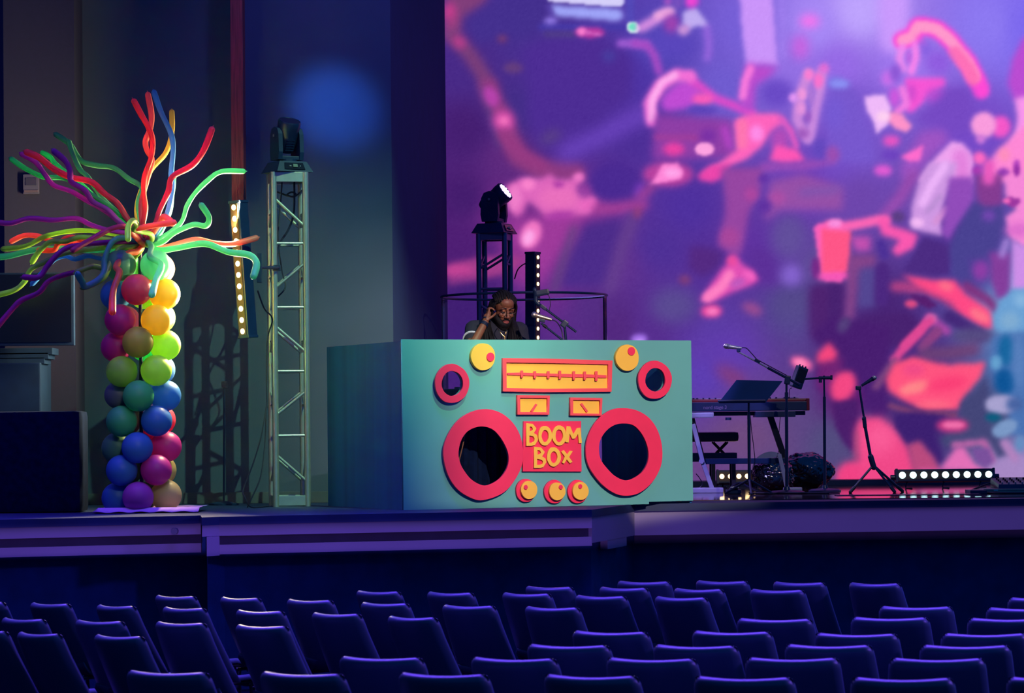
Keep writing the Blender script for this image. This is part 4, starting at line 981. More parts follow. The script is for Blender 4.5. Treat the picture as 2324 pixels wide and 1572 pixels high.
tubes = [ # colour, depth swing at the far end, radius, points from the far end to the crown
 ('red', -.1, 1.0, [(825,135),(870,220),(915,300),(938,380),(930,480),(890,600),(885,700),(895,790),(880,900),(890,960)]),
 ('coral', .1, 1.0, [(910,95),(932,220),(925,300),(895,380),(905,440),(935,500),(905,620),(870,760),(875,890),(890,960)]),
 ('sky', .35, .95, [(948,80),(990,200),(1050,330),(1065,430),(1053,580),(1060,680),(1020,850),(950,960)]),
 ('tan', .5, .9, [(1057,200),(1056,330),(1020,450),(935,550),(870,680),(840,790),(855,900),(890,950)]),
 ('pink', -.2, 1.05, [(1303,308),(1250,440),(1180,530),(1060,600),(1035,690),(980,810),(960,880),(910,950)]),
 ('mint', .15, .9, [(1495,565),(1360,568),(1280,620),(1200,700),(1150,780),(1120,870),(1060,930),(960,990)]),
 ('mint', -.35, 1.0, [(1240,775),(1285,850),(1265,900),(1190,893),(1080,940),(1000,1000),(930,1020)]),
 ('mint', -.55, 1.15, [(1560,1210),(1578,1130),(1530,1080),(1400,1060),(1260,1010),(1100,1035),(980,1050),(910,1020)]),
 ('coral', .45, 1.0, [(1575,975),(1440,1010),(1330,1010),(1220,985),(1110,1005),(1000,1035),(930,1020)]),
 ('mint', -.75, 1.15, [(935,1322),(960,1230),(992,1140),(925,1090),(930,1030),(905,985)]),
 ('orange', -.6, 1.15, [(692,1430),(697,1300),(735,1190),(715,1150),(775,1075),(840,1060),(880,1020)]),
 ('lime', -.7, .95, [(788,982),(788,905),(815,868),(840,893),(822,920),(860,935),(925,950),(935,985),(905,1015)]),
 ('coral', -.6, 1.0, [(1068,880),(960,895),(860,915),(815,930),(850,985),(885,1020)]),
 ('coral', -.5, 1.1, [(1060,884),(1012,845),(985,880),(950,930),(900,990)]),
 ('pink', -.45, .95, [(450,1050),(560,985),(680,920),(770,905),(840,950),(880,1000)]),
 ('purple', .1, .9, [(-70,870),(60,885),(180,855),(330,865),(470,855),(560,895),(680,930),(800,950),(880,990)]),
 ('dgreen', .55, .95, [(345,340),(430,400),(500,500),(600,530),(700,545),(790,610),(870,665),(850,760),(870,900),(890,970)]),
 ('dgreen', .45, .9, [(425,385),(445,450),(490,550),(540,600),(640,740),(760,850),(870,960)]),
 ('green', .3, .9, [(70,490),(160,550),(270,600),(400,610),(520,680),(640,760),(780,860),(870,960)]),
 ('violet', .2, .9, [(135,460),(220,510),(280,590),(330,650),(440,690),(540,750),(660,820),(760,900),(870,970)]),
 ('red', .0, 1.1, [(165,448),(240,480),(330,550),(430,600),(560,630),(640,700),(720,760),(780,850),(850,950)]),
 ('green', .5, .9, [(262,452),(310,480),(350,530),(470,620),(600,740),(740,860),(860,960)]),
 ('violet', -.1, 1.0, [(333,442),(400,500),(430,560),(440,630),(520,680),(570,750),(660,800),(740,880),(860,970)]),
 ('coral', .4, .9, [(72,995),(150,960),(240,965),(350,1000),(500,1010),(700,1000),(860,1000)]),
 ('lime', .3, .9, [(20,1042),(160,1025),(280,965),(420,935),(540,930),(700,950),(860,980)]),
 ('teal', .5, 1.1, [(-60,1095),(60,1085),(200,1050),(380,1040),(550,1050),(720,1045),(870,1010)]),
 ('lime', .1, .95, [(200,1120),(240,1060),(310,1000),(400,995),(500,970),(650,985),(860,1000)]),
 ('orange', .2, .9, [(242,1048),(330,1050),(360,1010),(430,970),(550,1000),(720,1005),(860,1005)]),
 ('blue', .25, .9, [(200,1255),(260,1190),(330,1110),(400,1085),(460,1105),(540,1085),(640,1100),(780,1050),(870,1010)]),
 ('magenta', -.2, .95, [(150,1216),(240,1215),(290,1150),(360,1070),(430,1030),(560,1010),(700,1000),(870,1000)]),
 ('lime', .0, .9, [(-60,1335),(80,1300),(150,1245),(190,1170),(280,1120),(400,1070),(600,1040),(870,1015)]),
 ('magenta', -.15, .95, [(-50,1560),(60,1430),(130,1360),(240,1310),(300,1240),(400,1200),(490,1180)]),
 ('lime', -.15, .9, [(472,1184),(520,1165),(580,1150),(680,1170),(780,1130),(860,1060),(885,1015)]),
 ('teal', -.6, 1.05, [(478,1198),(505,1245),(525,1272),(600,1235),(640,1180),(645,1100),(690,1000),(760,975),(870,1005)]),
 ('lime', -.45, .95, [(508,1278),(560,1265),(640,1215),(690,1110),(740,1040),(800,1035),(870,1015)]),
 ('red', -.3, 1.0, [(800,930),(840,975),(870,1010)]),
 ('teal', .1, 1.0, [(960,985),(985,940),(1040,820),(1060,690),(1070,600)]),
]
for i, (c, dz_, rk, pts) in enumerate(tubes):
    n = len(pts); v = []
    for j, p in enumerate(pts):
        t = 1 - j / (n - 1)
        px, py = q1(p)
        v.append(P(px, py, Yp + dz_ * t ** 1.2 + random.uniform(-.012, .012)))
    if c == 'teal' and i == len(tubes) - 1: v = [P(*q1(p), Yp + .3 * j / (n - 1)) for j, p in enumerate(pts)]
    r = .0222 * rk
    b = MB(); b.tube(v, (lambda t, r=r: r * (1 - .18 * t + .05 * math.sin(t * 25))), 12, 7)
    d = (v[0] - v[1]).normalized(); b.cyl(v[0] + d * r * .9, v[0] + d * (r + .010), .0045, .0025, seg=8)
    b.build('long_balloon', BM[c], palm, smooth=True)
# pale paper sheet under the column
M_paper = mat('pale_paper', (196, 150, 200), .8, var=.05)
b = MB(); c0 = PX(335, Yp - .05); nx_, ny_ = 24, 10; g = []
cl, cr_ = PX(214, 20.5).x, PX(454, 20.5).x
for j in range(ny_ + 1):
    row = []
    for i in range(nx_ + 1):
        x = cl + (cr_ - cl) * i / nx_; y = 20.42 + .62 * j / ny_
        z = .034 + .008 * noise.noise(Vector((x * 9, y * 9, 0)))
        if j == 0: z = .008 + .004 * math.sin(i * 1.3); y -= .03
        if j == 1: z = .036
        if i == 0: z = .004; y = 20.55 + .03 * j / ny_; x -= .02
        if j >= 2 and i > 0 and math.hypot(x - col_x, y - col_y) < .34: z = .003
        row.append(b.bm.verts.new((x, y, z)))
    g.append(row)
for j in range(ny_):
    for i in range(nx_): b.bm.faces.new((g[j][i], g[j][i + 1], g[j + 1][i + 1], g[j + 1][i]))
ps_ = b.build('paper_sheet', M_paper, smooth=True, origin=Vector((c0.x, c0.y, 0)))
so = ps_.modifiers.new('s', 'SOLIDIFY'); so.thickness = .003
tag(ps_, 'crumpled pale lilac paper sheet under the balloon column', 'paper')
# ------------------------------------------------------------------ the person at the booth
Yd = 23.0
dj0 = PX(1128, Yd); sD = SC(Yd)
dj = thing('person', dj0, 'person with long dreadlocks, glasses and dark polo shirt, hand raised to the ear', 'person')
M_skin = mat('brown_skin', (132, 78, 56), .5, var=.06, scale=14)
M_shirt = mat('dark_shirt', (34, 34, 52), .85, var=.1, scale=20)
M_pants = mat('dark_jeans', (30, 32, 48), .9)
M_hair = mat('dark_hair', (20, 15, 20), .7, var=.4, scale=60, bump=.4, spec=.25)
M_lip = mat('lips', (158, 78, 74), .4)
M_gold = mat('gold', (230, 180, 110), .25, metal=1)
M_white = mat('eye_white', (150, 140, 135), .3)
M_brown = mat('dark_iris', (20, 12, 10), .2)
M_frame = mat('glasses_frame', (150, 90, 60), .25, metal=.8)
hc = P(1143, 703, Yd)           # centre of the head
RH = Matrix.Rotation(math.radians(20), 3, 'Z') @ Matrix.Rotation(math.radians(20), 3, 'X') @ Matrix.Rotation(math.radians(3), 3, 'Y')
KH = 1.13
def Hd(x, y, z): return hc + RH @ Vector((x * KH, y * KH, z * KH))   # local: x to viewer's right, -y out of the face, z up
def remesh(b, name, m, parent, vox, it=2):
    o = b.build(name, m, parent, smooth=True)
    rm = o.modifiers.new('r', 'REMESH'); rm.mode = 'VOXEL'; rm.voxel_size = vox
    sm = o.modifiers.new('s', 'SMOOTH'); sm.iterations = it; sm.factor = .5
    dg = bpy.context.evaluated_depsgraph_get(); me = bpy.data.meshes.new_from_object(o.evaluated_get(dg))
    old = o.data; o.modifiers.clear(); o.data = me; bpy.data.meshes.remove(old)
    me.polygons.foreach_set('use_smooth', [True] * len(me.polygons))
    if not me.materials: me.materials.append(m)
    return o
# joints
nk = hc + Vector((-.005, .055, -.13)); ch = Vector((dj0.x + .005, Yd + .07, 1.27)); pel = Vector((dj0.x + .0, Yd + .14, .95))
shR = Vector((dj0.x - .175, Yd + .02, 1.375)); shL = Vector((dj0.x + .195, Yd + .05, 1.36))
elR = P(1068, 792, Yd - .22); wrR = P(1102, 729, Yd - .10); haR = P(1109, 703, Yd - .055)
elL = shL + Vector((.05, -.02, -.29)); wrL = elL + Vector((-.05, -.25, -.03)); haL = wrL + Vector((-.03, -.08, -.01))
b = MB()
# skull, jaw, features
b.sph(Hd(0, .012, .035), .1, (.78, .98, .92), 24, RH); b.sph(Hd(0, -.02, -.035), .1, (.66, .70, .74), 20, RH)
b.sph(Hd(0, -.062, -.088), .028, (1.0, .8, .8), 12, RH); b.sph(Hd(0, -.045, .062), .05, (1.15, .8, .9), 16, RH)
for sx_ in (-1, 1):
    b.sph(Hd(sx_ * .036, -.062, -.018), .024, (1.0, .7, .9), 12, RH)      # cheek
    b.sph(Hd(sx_ * .030, -.078, .030), .016, (1.5, .6, .5), 12, RH)      # brow
    b.sph(Hd(sx_ * .0135, -.093, -.028), .009, (1, 1, .8), 8, RH)         # nostril
    b.sph(Hd(sx_ * .078, .015, -.005), .018, (.35, .8, 1.25), 10, RH)     # ear
    b.sph(Hd(sx_ * .030, -.072, .010), .0145, (1.05, .75, .80), 12, RH)   # lid over the lowered eye
b.tube([Hd(0, -.082, .022), Hd(0, -.095, -.002), Hd(0, -.106, -.022)], lambda t: .0075 + .004 * t, 8)
b.sph(Hd(0, -.102, -.025), .0135, (1, .9, .8), 10, RH)
b.tube([hc + RH @ Vector((0, .02, -.05)), nk, ch + Vector((0, 0, .08))], .058, 14)
# torso, legs
b.sph(ch + Vector((0, 0, -.02)), .2, (.92, .58, 1.05), 20); b.sph((ch + pel) / 2, .19, (.86, .60, 1.1), 18); b.sph(pel, .18, (.95, .66, .8), 18)
b.tube([shR, ch + Vector((0, 0, .10)), shL], .062, 12)
def limb(a, m_, e, r0, r1, r2): b.tube([a, a.lerp(m_, .5), m_], lambda t: r0 + (r1 - r0) * t, 12); b.tube([m_, m_.lerp(e, .35), e], lambda t: r1 * 1.02 + (r2 - r1) * t, 12)
limb(shR, elR, wrR, .056, .042, .027); limb(shL, elL, wrL, .056, .042, .027)
for sx_ in (-1, 1):
    hp = pel + Vector((sx_ * .09, 0, -.05)); kn = Vector((dj0.x + sx_ * .11, Yd + .10, .5)); an = Vector((dj0.x + sx_ * .13, Yd + .16, .09))
    limb(hp, kn, an, .085, .058, .040); b.tube([an, an + Vector((sx_ * .02, -.14, -.045))], .038, 10)
# raised right hand: palm and five fingers curling toward the ear
hx = Vector((1, 0, 0)); up = (haR - wrR).normalized(); side = Vector((.25, -.97, 0)).normalized(); fwd = side.cross(up).normalized()
if fwd.x < 0: fwd = -fwd        # towards the ear (viewer's right)
b.sph(wrR.lerp(haR, .3), .028, (1, 1, 1.3), 12)
b.box(wrR + up * .052 + fwd * .004, (.034, .075, .085), Matrix((fwd, side, up)).transposed(), bevel=.012)
fing = [(-.030, .060), (-.010, .072), (.011, .075), (.031, .066)]
for i, (so_, ln) in enumerate(fing):
    r0 = wrR + up * .088 + side * so_
    a1 = r0 + up * ln * .40 - fwd * .004; a2 = a1 + up * ln * .18 + fwd * ln * .32; a3 = a2 + fwd * ln * .30 - up * ln * .12
    b.tube([r0 - up * .02, r0, a1, a2, a3], lambda t: .0098 - .0022 * t, 8, 4)
th = wrR + up * .03 + side * .030 + fwd * .012
b.tube([th, th + up * .028 + fwd * .022 + side * .012, th + up * .052 + fwd * .036 + side * .008, th + up * .068 + fwd * .044], lambda t: .0118 - .003 * t, 8, 4)
# left hand on the decks
up2 = (haL - wrL).normalized(); sd2 = up2.cross(Vector((0, 0, 1))).normalized()
b.box(wrL + up2 * .05, (.078, .085, .03), Matrix((sd2, up2, Vector((0, 0, 1)))).transposed(), bevel=.012)
for i, so_ in enumerate((-.03, -.01, .011, .031)):
    ln = (.058, .072, .076, .066)[i]; r0 = wrL + up2 * .085 + sd2 * so_
    b.tube([r0 - up2 * .02, r0 + up2 * ln * .5 + Vector((0, 0, .006)), r0 + up2 * ln - Vector((0, 0, .012))], lambda t: .0095 - .002 * t, 8, 4)
b.tube([wrL + up2 * .03 - sd2 * .03, wrL + up2 * .06 - sd2 * .06, wrL + up2 * .085 - sd2 * .068], lambda t: .0115 - .003 * t, 8, 4)
body = remesh(b, 'body', M_skin, dj, .0042, 2)
# lips, eyes
lp = MB(); lp.tube([Hd(-.025, -.080, -.060), Hd(-.010, -.0905, -.0555), Hd(0, -.0915, -.057), Hd(.010, -.0905, -.0555), Hd(.025, -.080, -.060)], lambda t: .0035 + .003 * math.sin(math.pi * t), 8)
lp.tube([Hd(-.022, -.080, -.063), Hd(0, -.090, -.068), Hd(.022, -.080, -.063)], lambda t: .004 + .0045 * math.sin(math.pi * t), 8)
lp.build('lips', M_lip, dj, smooth=True)
for sx_ in (-1, 1):
    e = MB(); e.sph(Hd(sx_ * .030, -.0775, .003), .0098, (1.25, .55, .45), 10, RH); ey = e.build('eye', M_white, dj, smooth=True)
    MB().sph(Hd(sx_ * .030, -.0835, .002), .0042, (1, .35, .8), 8, RH).build('iris', M_brown, ey)
    MB().tube([Hd(sx_ * .046, -.071, .004), Hd(sx_ * .032, -.085, .0075), Hd(sx_ * .016, -.080, .003)], .0014, 6).build('eyelash', M_hair, dj)
    MB().tube([Hd(sx_ * .052, -.072, .034), Hd(sx_ * .034, -.0885, .041), Hd(sx_ * .013, -.089, .035)], lambda t: .0022 + .0012 * t, 6).build('eyebrow', M_hair, dj)
# beard and moustache
b = MB()
for i in range(27):
    a = -1.25 + 2.5 * i / 26
    x = .071 * math.sin(a); y = -.082 * math.cos(a) - .004
    b.sph(Hd(x, y + .004, -.088 + .055 * abs(math.sin(a)) ** 2.2), .021, (1, .8, 1.35), 8, RH)
    b.sph(Hd(x * .8, y * .84, -.112 + .045 * abs(math.sin(a)) ** 2), .022, (1, .9, 1.2), 8, RH)
b.sph(Hd(0, -.07, -.118), .03, (1.2, .8, .8), 10, RH)
remesh(b, 'beard', M_hair, dj, .005, 1)
MB().tube([Hd(-.033, -.078, -.066), Hd(-.020, -.088, -.050), Hd(0, -.0935, -.0455), Hd(.020, -.088, -.050), Hd(.033, -.078, -.066)], lambda t: .0045, 8).build('moustache', M_hair, dj)
# hair: cap of swept back locks and long dreads over both shoulders
b = MB(); b.sph(Hd(0, .030, .052), .1, (.84, .95, .86), 20, RH)
bmesh.ops.delete(b.bm, geom=[v for v in b.bm.verts if (RH.transposed() @ (v.co - hc)).z < -.002 or ((RH.transposed() @ (v.co - hc)).y < -.052 and (RH.transposed() @ (v.co - hc)).z < .088)], context='VERTS')
b.build('hair_cap', M_hair, dj, smooth=True)
for i in range(13):
    a = -1.35 + 2.7 * i / 12; x = math.sin(a); c = max(0, math.cos(a)) ** .5; w = random.uniform(-.004, .004)
    pts = [Hd(.070 * x, -.060 * c + .012 * abs(x), .088 - .034 * x * x), Hd(.078 * x + w, -.030 * c, .112 - .040 * x * x), Hd(.078 * x - w, .02, .128 - .045 * x * x), Hd(.066 * x + w, .075, .115 - .04 * x * x), Hd(.04 * x, .12, .05)]
    MB().tube(pts, lambda t: .0085 + .0035 * math.sin(math.pi * t), 7, 5).build('dreadlock', M_hair, dj, smooth=True)
for side_ in (-1, 1):
    for i in range(5):   # locks leaving the temples and falling past the jaw
        y0 = -.035 + .022 * i
        pts = [Hd(side_ * .070, y0 + .01, .070 - .004 * i), Hd(side_ * .086, y0 + .012, .03), Hd(side_ * .090, y0 + .018, -.04), Hd(side_ * .098, y0 + .015, -.10), Hd(side_ * (.104 + .004 * i), y0 + .0, -.17), Hd(side_ * (.100 + .008 * i), y0 - .02, -.25)]
        MB().tube(pts, .0085, 7, 5).build('dreadlock', M_hair, dj, smooth=True)
for side_, n in ((-1, 15), (1, 17)):
    for i in range(n):
        t = i / (n - 1)
        if side_ < 0:
            top = Hd(-.078, .03 + .03 * t, .02 - .03 * t); mid = P(1090 + 22 * t, 735, Yd - .02 - .05 * math.sin(3 * t)); end = P(1086 + 40 * t, 800 + 12 * math.sin(i * 2.1), Yd - .13 - .04 * random.random())
        else:
            top = Hd(.070, .03 + .03 * t, .01 - .04 * t); mid = P(1158 + 14 * t, 735, Yd - .02 - .05 * math.sin(3 * t)); end = P(1152 + 46 * t, 800 + 12 * math.sin(i * 1.7), Yd - .13 - .04 * random.random())
        MB().tube([Hd(side_ * .05, .07, .06), top, mid, mid.lerp(end, .5) + Vector((random.uniform(-.004, .004), -.006, 0)), end], lambda q: .0075 - .0012 * q, 7, 5).build('dreadlock', M_hair, dj, smooth=True)
# glasses
gl = MB()
for sx_ in (-1, 1):
    pts = []
    for k_ in range(15):
        a = 2 * math.pi * k_ / 14
        pts.append(Hd(sx_ * .033 + .0245 * math.cos(a), -.096 + .010 * abs(sx_ * .033 + .0245 * math.cos(a)) / .05, -.001 + .021 * math.sin(a) - .003 * math.cos(a) * sx_))
    gl.tube(pts, .0015, 6, 2, caps=True)
    gl.tube([Hd(sx_ * .057, -.088, .008), Hd(sx_ * .076, -.04, .010), Hd(sx_ * .08, .012, .008)], .0014, 6)
gl.tube([Hd(-.010, -.097, .006), Hd(0, -.103, .009), Hd(.010, -.097, .006)], .0014, 6)
gl.build('glasses', M_frame, dj, smooth=True)
MB().sph(Hd(.081, -.002, -.022), .0045, seg=8).build('ear_stud', M_white, dj)
# shirt
b = MB(); b.sph(ch + Vector((0, 0, -.02)), .2, (1.0, .68, 1.12), 20); b.sph((ch + pel) / 2, .19, (.98, .72, 1.12), 18); b.sph(pel + Vector((0, 0, .02)), .18, (1.02, .74, .85), 18)
b.tube([shR, ch + Vector((0, .01, .105)), shL], .072, 12)
for (a, e) in ((shR, elR), (shL, elL)): b.tube([a, a.lerp(e, .55)], lambda t: .070 - .006 * t, 14)
b.lathe([(.072, -.03), (.068, .02), (.05, .02)], nk + Vector((0, -.005, -.045)), 20, Matrix.Rotation(math.radians(14), 3, 'X'))
remesh(b, 'polo_shirt', M_shirt, dj, .007, 2)
for (a, e) in ((shR, elR), (shL, elL)):
    p = a.lerp(e, .50); d = (e - a).normalized()
    MB().cyl(p - d * .005, p + d * .005, .0755, seg=20).build('sleeve_stripe', mat('pale_trim', (215, 215, 225), .8), dj)
# trousers and shoes
b = MB()
for sx_ in (-1, 1):
    hp = pel + Vector((sx_ * .09, 0, -.02)); kn = Vector((dj0.x + sx_ * .11, Yd + .10, .5)); an = Vector((dj0.x + sx_ * .13, Yd + .16, .10))
    b.tube([hp, kn, an], lambda t: .1 - .035 * t, 14)
b.sph(pel + Vector((0, 0, -.03)), .18, (1.0, .72, .75), 16)
remesh(b, 'trousers', M_pants, dj, .009, 2)
for sx_ in (-1, 1):
    MB().box(Vector((dj0.x + sx_ * .14, Yd + .09, .045)), (.1, .28, .09), bevel=.03).build('shoe', M_black, dj)
# necklace, wristbands
MB().tube([nk + Vector((-.05, -.055, -.015)), P(1131, 748, Yd - .145), P(1145, 763, Yd - .16), P(1150, 748, Yd - .145), nk + Vector((.055, -.05, -.01))], .0026, 6).build('necklace', M_gold, dj, smooth=True)
MB().box(P(1145, 768, Yd - .165), (.010, .006, .03), bevel=.002).build('pendant', M_gold, dj)
for q_, r_ in ((.03, .031), (-.012, .033), (-.028, .034)):
    d = (wrR - elR).normalized(); p = wrR + d * (q_ - .01)
    MB().lathe([(r_ + .001, -.006), (r_ + .004, 0), (r_ + .001, .006)], p, 18, d.to_track_quat('Z', 'Y').to_matrix()).build('wristband', M_black, dj, smooth=True)
# ------------------------------------------------------------------ microphones, stands, keyboard corner
M_mesh = mat('mic_grille', (200, 190, 180), .3, metal=.9, var=.3, scale=300, bump=.3)
M_micb = mat('mic_body', (120, 104, 96), .25, metal=.8)
M_red = mat('red_keyboard_shell', (120, 14, 26), .4, var=.06)
M_dark = mat('dark_grey_metal', (34, 34, 44), .4, metal=.3)
M_pale = mat('pale_stand_tube', (170, 168, 190), .4, metal=.2)
M_bench = mat('bench_vinyl', (44, 24, 34), .45, var=.1)
def mic(parent, head, tail, m=M_micb, r=.0245):
    head = Vector(head); tail = Vector(tail); d = (tail - head).normalized()
    MB().sph(head, r, (1, 1, 1), 14).build('microphone_grille', M_mesh, parent, smooth=True)
    b = MB(); b.cyl(head + d * r * .6, head + d * (r * .6 + .012), r * .98, r * .85, 14); b.cyl(head + d * (r * .6 + .012), tail, r * .8, r * .5, 14)
    return b.build('microphone_body', m, parent, smooth=True)
def tripod(parent, base, R=.28, hub=.26, m=M_blackmetal, rot=0.3):
    base = Vector(base)
    MB().cyl(base + Vector((0, 0, hub - .05)), base + Vector((0, 0, hub + .04)), .022, seg=12).build('hub', m, parent)
    for k_ in range(3):
        a = rot + k_ * 2 * math.pi / 3; e = base + Vector((R * math.cos(a), R * math.sin(a), .012))
        MB().tube([base + Vector((0, 0, hub)), e], .009, 8, smooth=False).build('leg', m, parent)
        MB().sph(e, .0125, seg=8).build('rubber_foot', M_cable, parent)
def roundbase(parent, base, r=.14, m=M_blackmetal):
    MB().lathe([(r, .0062), (r, .016), (r * .8, .026), (.03, .034), (.02, .06)], base, 28).build('base', m, parent, smooth=True)
GZ = .0062
# microphone on a boom next to the person
Ym = 22.55
mb = PX(1292, Ym); mb2 = Vector((mb.x, mb.y, .001))
st = thing('microphone_stand', mb2, 'boom stand holding the pale metal microphone beside the person', 'microphone stand', 'microphone stands on the stage')
jn = P(1285, 782, Ym)
MB().cyl(mb2 + Vector((0, 0, .02)), jn, .011, seg=10).build('pole', M_blackmetal, st)
MB().lathe([(.13, 0), (.13, .012), (.02, .03)], mb2, 24).build('base', M_blackmetal, st)
MB().cyl(P(1298, 788, Ym), P(1228, 733, Ym), .0085, seg=10).build('boom_arm', M_blackmetal, st)
MB().cyl(P(1241, 743, Ym), P(1233, 737, Ym), .013, seg=10).build('arm_joint', M_dark, st)
MB().box(P(1230, 727, Ym), (.05, .03, .025), Matrix.Rotation(math.radians(15), 3, 'Y'), bevel=.005).build('mic_clip', M_black, st)
mic(st, P(1212, 714, Ym), P(1252, 725, Ym), mat('champagne_mic', (214, 186, 160), .3, metal=.8))
cable([P(1252, 725, Ym), P(1264, 731, Ym), P(1274, 748, Ym + .02), P(1279, 772, Ym + .02), jn + Vector((.015, 0, -.15))], 'thin microphone cable arching from the pale metal microphone', .0045)
# second boom, crossing down right with a dark microphone
Ym2 = 23.6
mb = PX(1318, Ym2); o = Vector((mb.x, mb.y, .001))
st = thing('microphone_stand', o, 'dark boom stand with its arm slanting down right behind the pale metal microphone', 'microphone stand', 'microphone stands on the stage')
MB().lathe([(.13, 0), (.13, .012), (.02, .03)], o, 24).build('base', M_blackmetal, st)
MB().cyl(P(1218, 686, Ym2), P(1308, 753, Ym2), .0095, seg=10).build('boom_arm', M_blackmetal, st)
MB().cyl(o + Vector((0, 0, .02)), P(1281, 735, Ym2), .011, seg=10).build('pole', M_blackmetal, st)
MB().box(P(1281, 735, Ym2), (.05, .04, .06), Matrix.Rotation(math.radians(38), 3, 'Y'), bevel=.008).build('arm_joint', M_black, st)
MB().box(P(1233, 697, Ym2), (.06, .03, .03), Matrix.Rotation(math.radians(38), 3, 'Y'), bevel=.006).build('arm_joint', M_black, st)
MB().tube([P(1213, 657, Ym2), P(1216, 668, Ym2), P(1216, 682, Ym2), P(1222, 690, Ym2)], .019, 10).build('shock_mount', M_black, st)
MB().box(P(1230, 664, Ym2), (.12, .05, .05), Matrix.Rotation(math.radians(-8), 3, 'Y'), bevel=.015).build('microphone_body', M_black, st)
cable([P(1240, 668, Ym2), P(1246, 672, Ym2), P(1249, 690, Ym2), P(1248, 706, Ym2), P(1262, 722, Ym2)], 'fine cable hanging from the dark boom microphone', .003)

# curved clear drum shield with black rails behind the person
Ysh = 24.6
cx0 = PX(1190, Ysh, 1.5).x; Rs = (PX(1378, Ysh, 1.5).x - cx0)
zt = P(1190, 672, Ysh).z
M_acr = bpy.data.materials.new('clear_acrylic'); M_acr.use_nodes = True
nt = M_acr.node_tree; nt.nodes.remove(nt.nodes['Principled BSDF'])
tr = nt.nodes.new('ShaderNodeBsdfTransparent'); gl_ = nt.nodes.new('ShaderNodeBsdfGlossy'); gl_.inputs['Roughness'].default_value = .08; mx = nt.nodes.new('ShaderNodeMixShader')
lw = nt.nodes.new('ShaderNodeLayerWeight'); lw.inputs[0].default_value = .05; nt.links.new(lw.outputs['Fresnel'], mx.inputs[0]); tr.inputs[0].default_value = (.985, .985, .99, 1)
nt.links.new(tr.outputs[0], mx.inputs[1]); nt.links.new(gl_.outputs[0], mx.inputs[2]); nt.links.new(mx.outputs[0], nt.nodes['Material Output'].inputs[0])
sh = thing('drum_shield', Vector((cx0, Ysh, 0)), 'round clear acrylic drum shield with black top rail behind the booth', 'drum shield')
rl = [Vector((cx0 + Rs * math.cos(a), Ysh + Rs * math.sin(a), zt)) for a in [2 * math.pi * k_ / 48 for k_ in range(49)]]
MB().tube(rl, .0105, 8, smooth=False).build('top_rail', M_blackmetal, sh, smooth=True)
rl2 = [Vector((p.x, p.y, .03)) for p in rl]
MB().tube(rl2, .012, 8, smooth=False).build('bottom_rail', M_blackmetal, sh, smooth=True)
for q_ in range(4):
    b = MB(); n = 12
    for i in range(n):
        a0 = math.radians(-88 + q_ * 90 + i * 86 / n); a1 = math.radians(-88 + q_ * 90 + (i + 1) * 86 / n)
        p = lambda a, z: Vector((cx0 + Rs * math.cos(a), Ysh + Rs * math.sin(a), z))
        b.quad(p(a0, .04), p(a1, .04), p(a1, zt - .008), p(a0, zt - .008))
    w_ = b.build('acrylic_panel', M_acr, sh, smooth=True, fix=False)

# keyboard group
Yk = 24.4
kz0, kz1 = zof(932, 1700, Yk), zof(905, 1700, Yk); kx1 = PX(1837, Yk, .8).x; kx0 = kx1 - 1.30
zfl = GZ
kb = thing('stage_keyboard', Vector((kx0 + .65, Yk + .15, kz0)), 'red and black stage keyboard lying on a folding stand', 'keyboard')
MB().box(((kx0 + kx1) / 2, Yk + .17, (kz0 + kz1) / 2 - .012), (kx1 - kx0, .34, kz1 - kz0 - .024), bevel=.006).build('body', M_black, kb)
MB().box(((kx0 + kx1) / 2, Yk + .19, kz1 - .024), (kx1 - kx0, .30, .05), bevel=.012).build('top_shell', M_red, kb)
for sx_ in (kx0 + .012, kx1 - .012): MB().box((sx_, Yk + .17, (kz0 + kz1) / 2), (.026, .35, kz1 - kz0 + .004), bevel=.008).build('end_cheek', M_red, kb)
for i in range(20):
    x = kx0 + .30 + (i * .052) + (.02 if i % 5 == 0 else 0)
    if x > kx1 - .1: break
    MB().cyl((x, Yk + .12, kz1), (x, Yk + .12, kz1 + .014), .008, seg=8).build('knob', M_black, kb)
wk = MB()
for i in range(52): wk.box((kx0 + .06 + i * .0228, Yk + .30, kz1 + .004), (.0215, .10, .012))
wk.build('keys', mat('white_keys', (150, 150, 160), .4), kb)
# brand lettering on the rear edge
fc = bpy.data.curves.new('t', 'FONT'); fc.body = 'nord stage 3'; fc.size = .052; fc.extrude = .0008; fc.space_character = .92
fo = bpy.data.objects.new('t', fc); COL.objects.link(fo)
dg = bpy.context.evaluated_depsgraph_get(); tm = bpy.data.meshes.new_from_object(fo.evaluated_get(dg)); bpy.data.objects.remove(fo)
b = MB(); b.bm.from_mesh(tm)
wt_ = max(v.co.x for v in b.bm.verts)
lx = P(1596, 928, Yk); wwant = P(1649, 928, Yk).x - lx.x
bmesh.ops.transform(b.bm, matrix=Matrix.Translation(Vector((lx.x, Yk - .0012, lx.z))) @ Matrix.Rotation(math.pi / 2, 4, 'X') @ Matrix.Scale(wwant / wt_, 4), verts=b.bm.verts)
b.build('lettering', mat('silver_print', (128, 110, 140), .4), kb)
ks = thing('keyboard_stand', Vector((kx0 + .65, Yk + .15, zfl)), 'folding metal stand with pale slanted legs under the red keyboard', 'keyboard stand')
zk = kz0 - .001
def pz(px, py, Y): return P(px, py, Y)
MB().box((P(1680, 940, Yk).x, Yk + .10, kz0 - .022), (P(1800, 940, Yk).x - P(1500, 940, Yk).x, .05, .035), bevel=.006).build('front_rail', M_blackmetal, ks)
MB().box((P(1555, 939, Yk).x, Yk + .02, kz0 - .032), (P(1620, 940, Yk).x - P(1490, 940, Yk).x, .07, .046), bevel=.012).build('padded_arm', M_pale, ks)
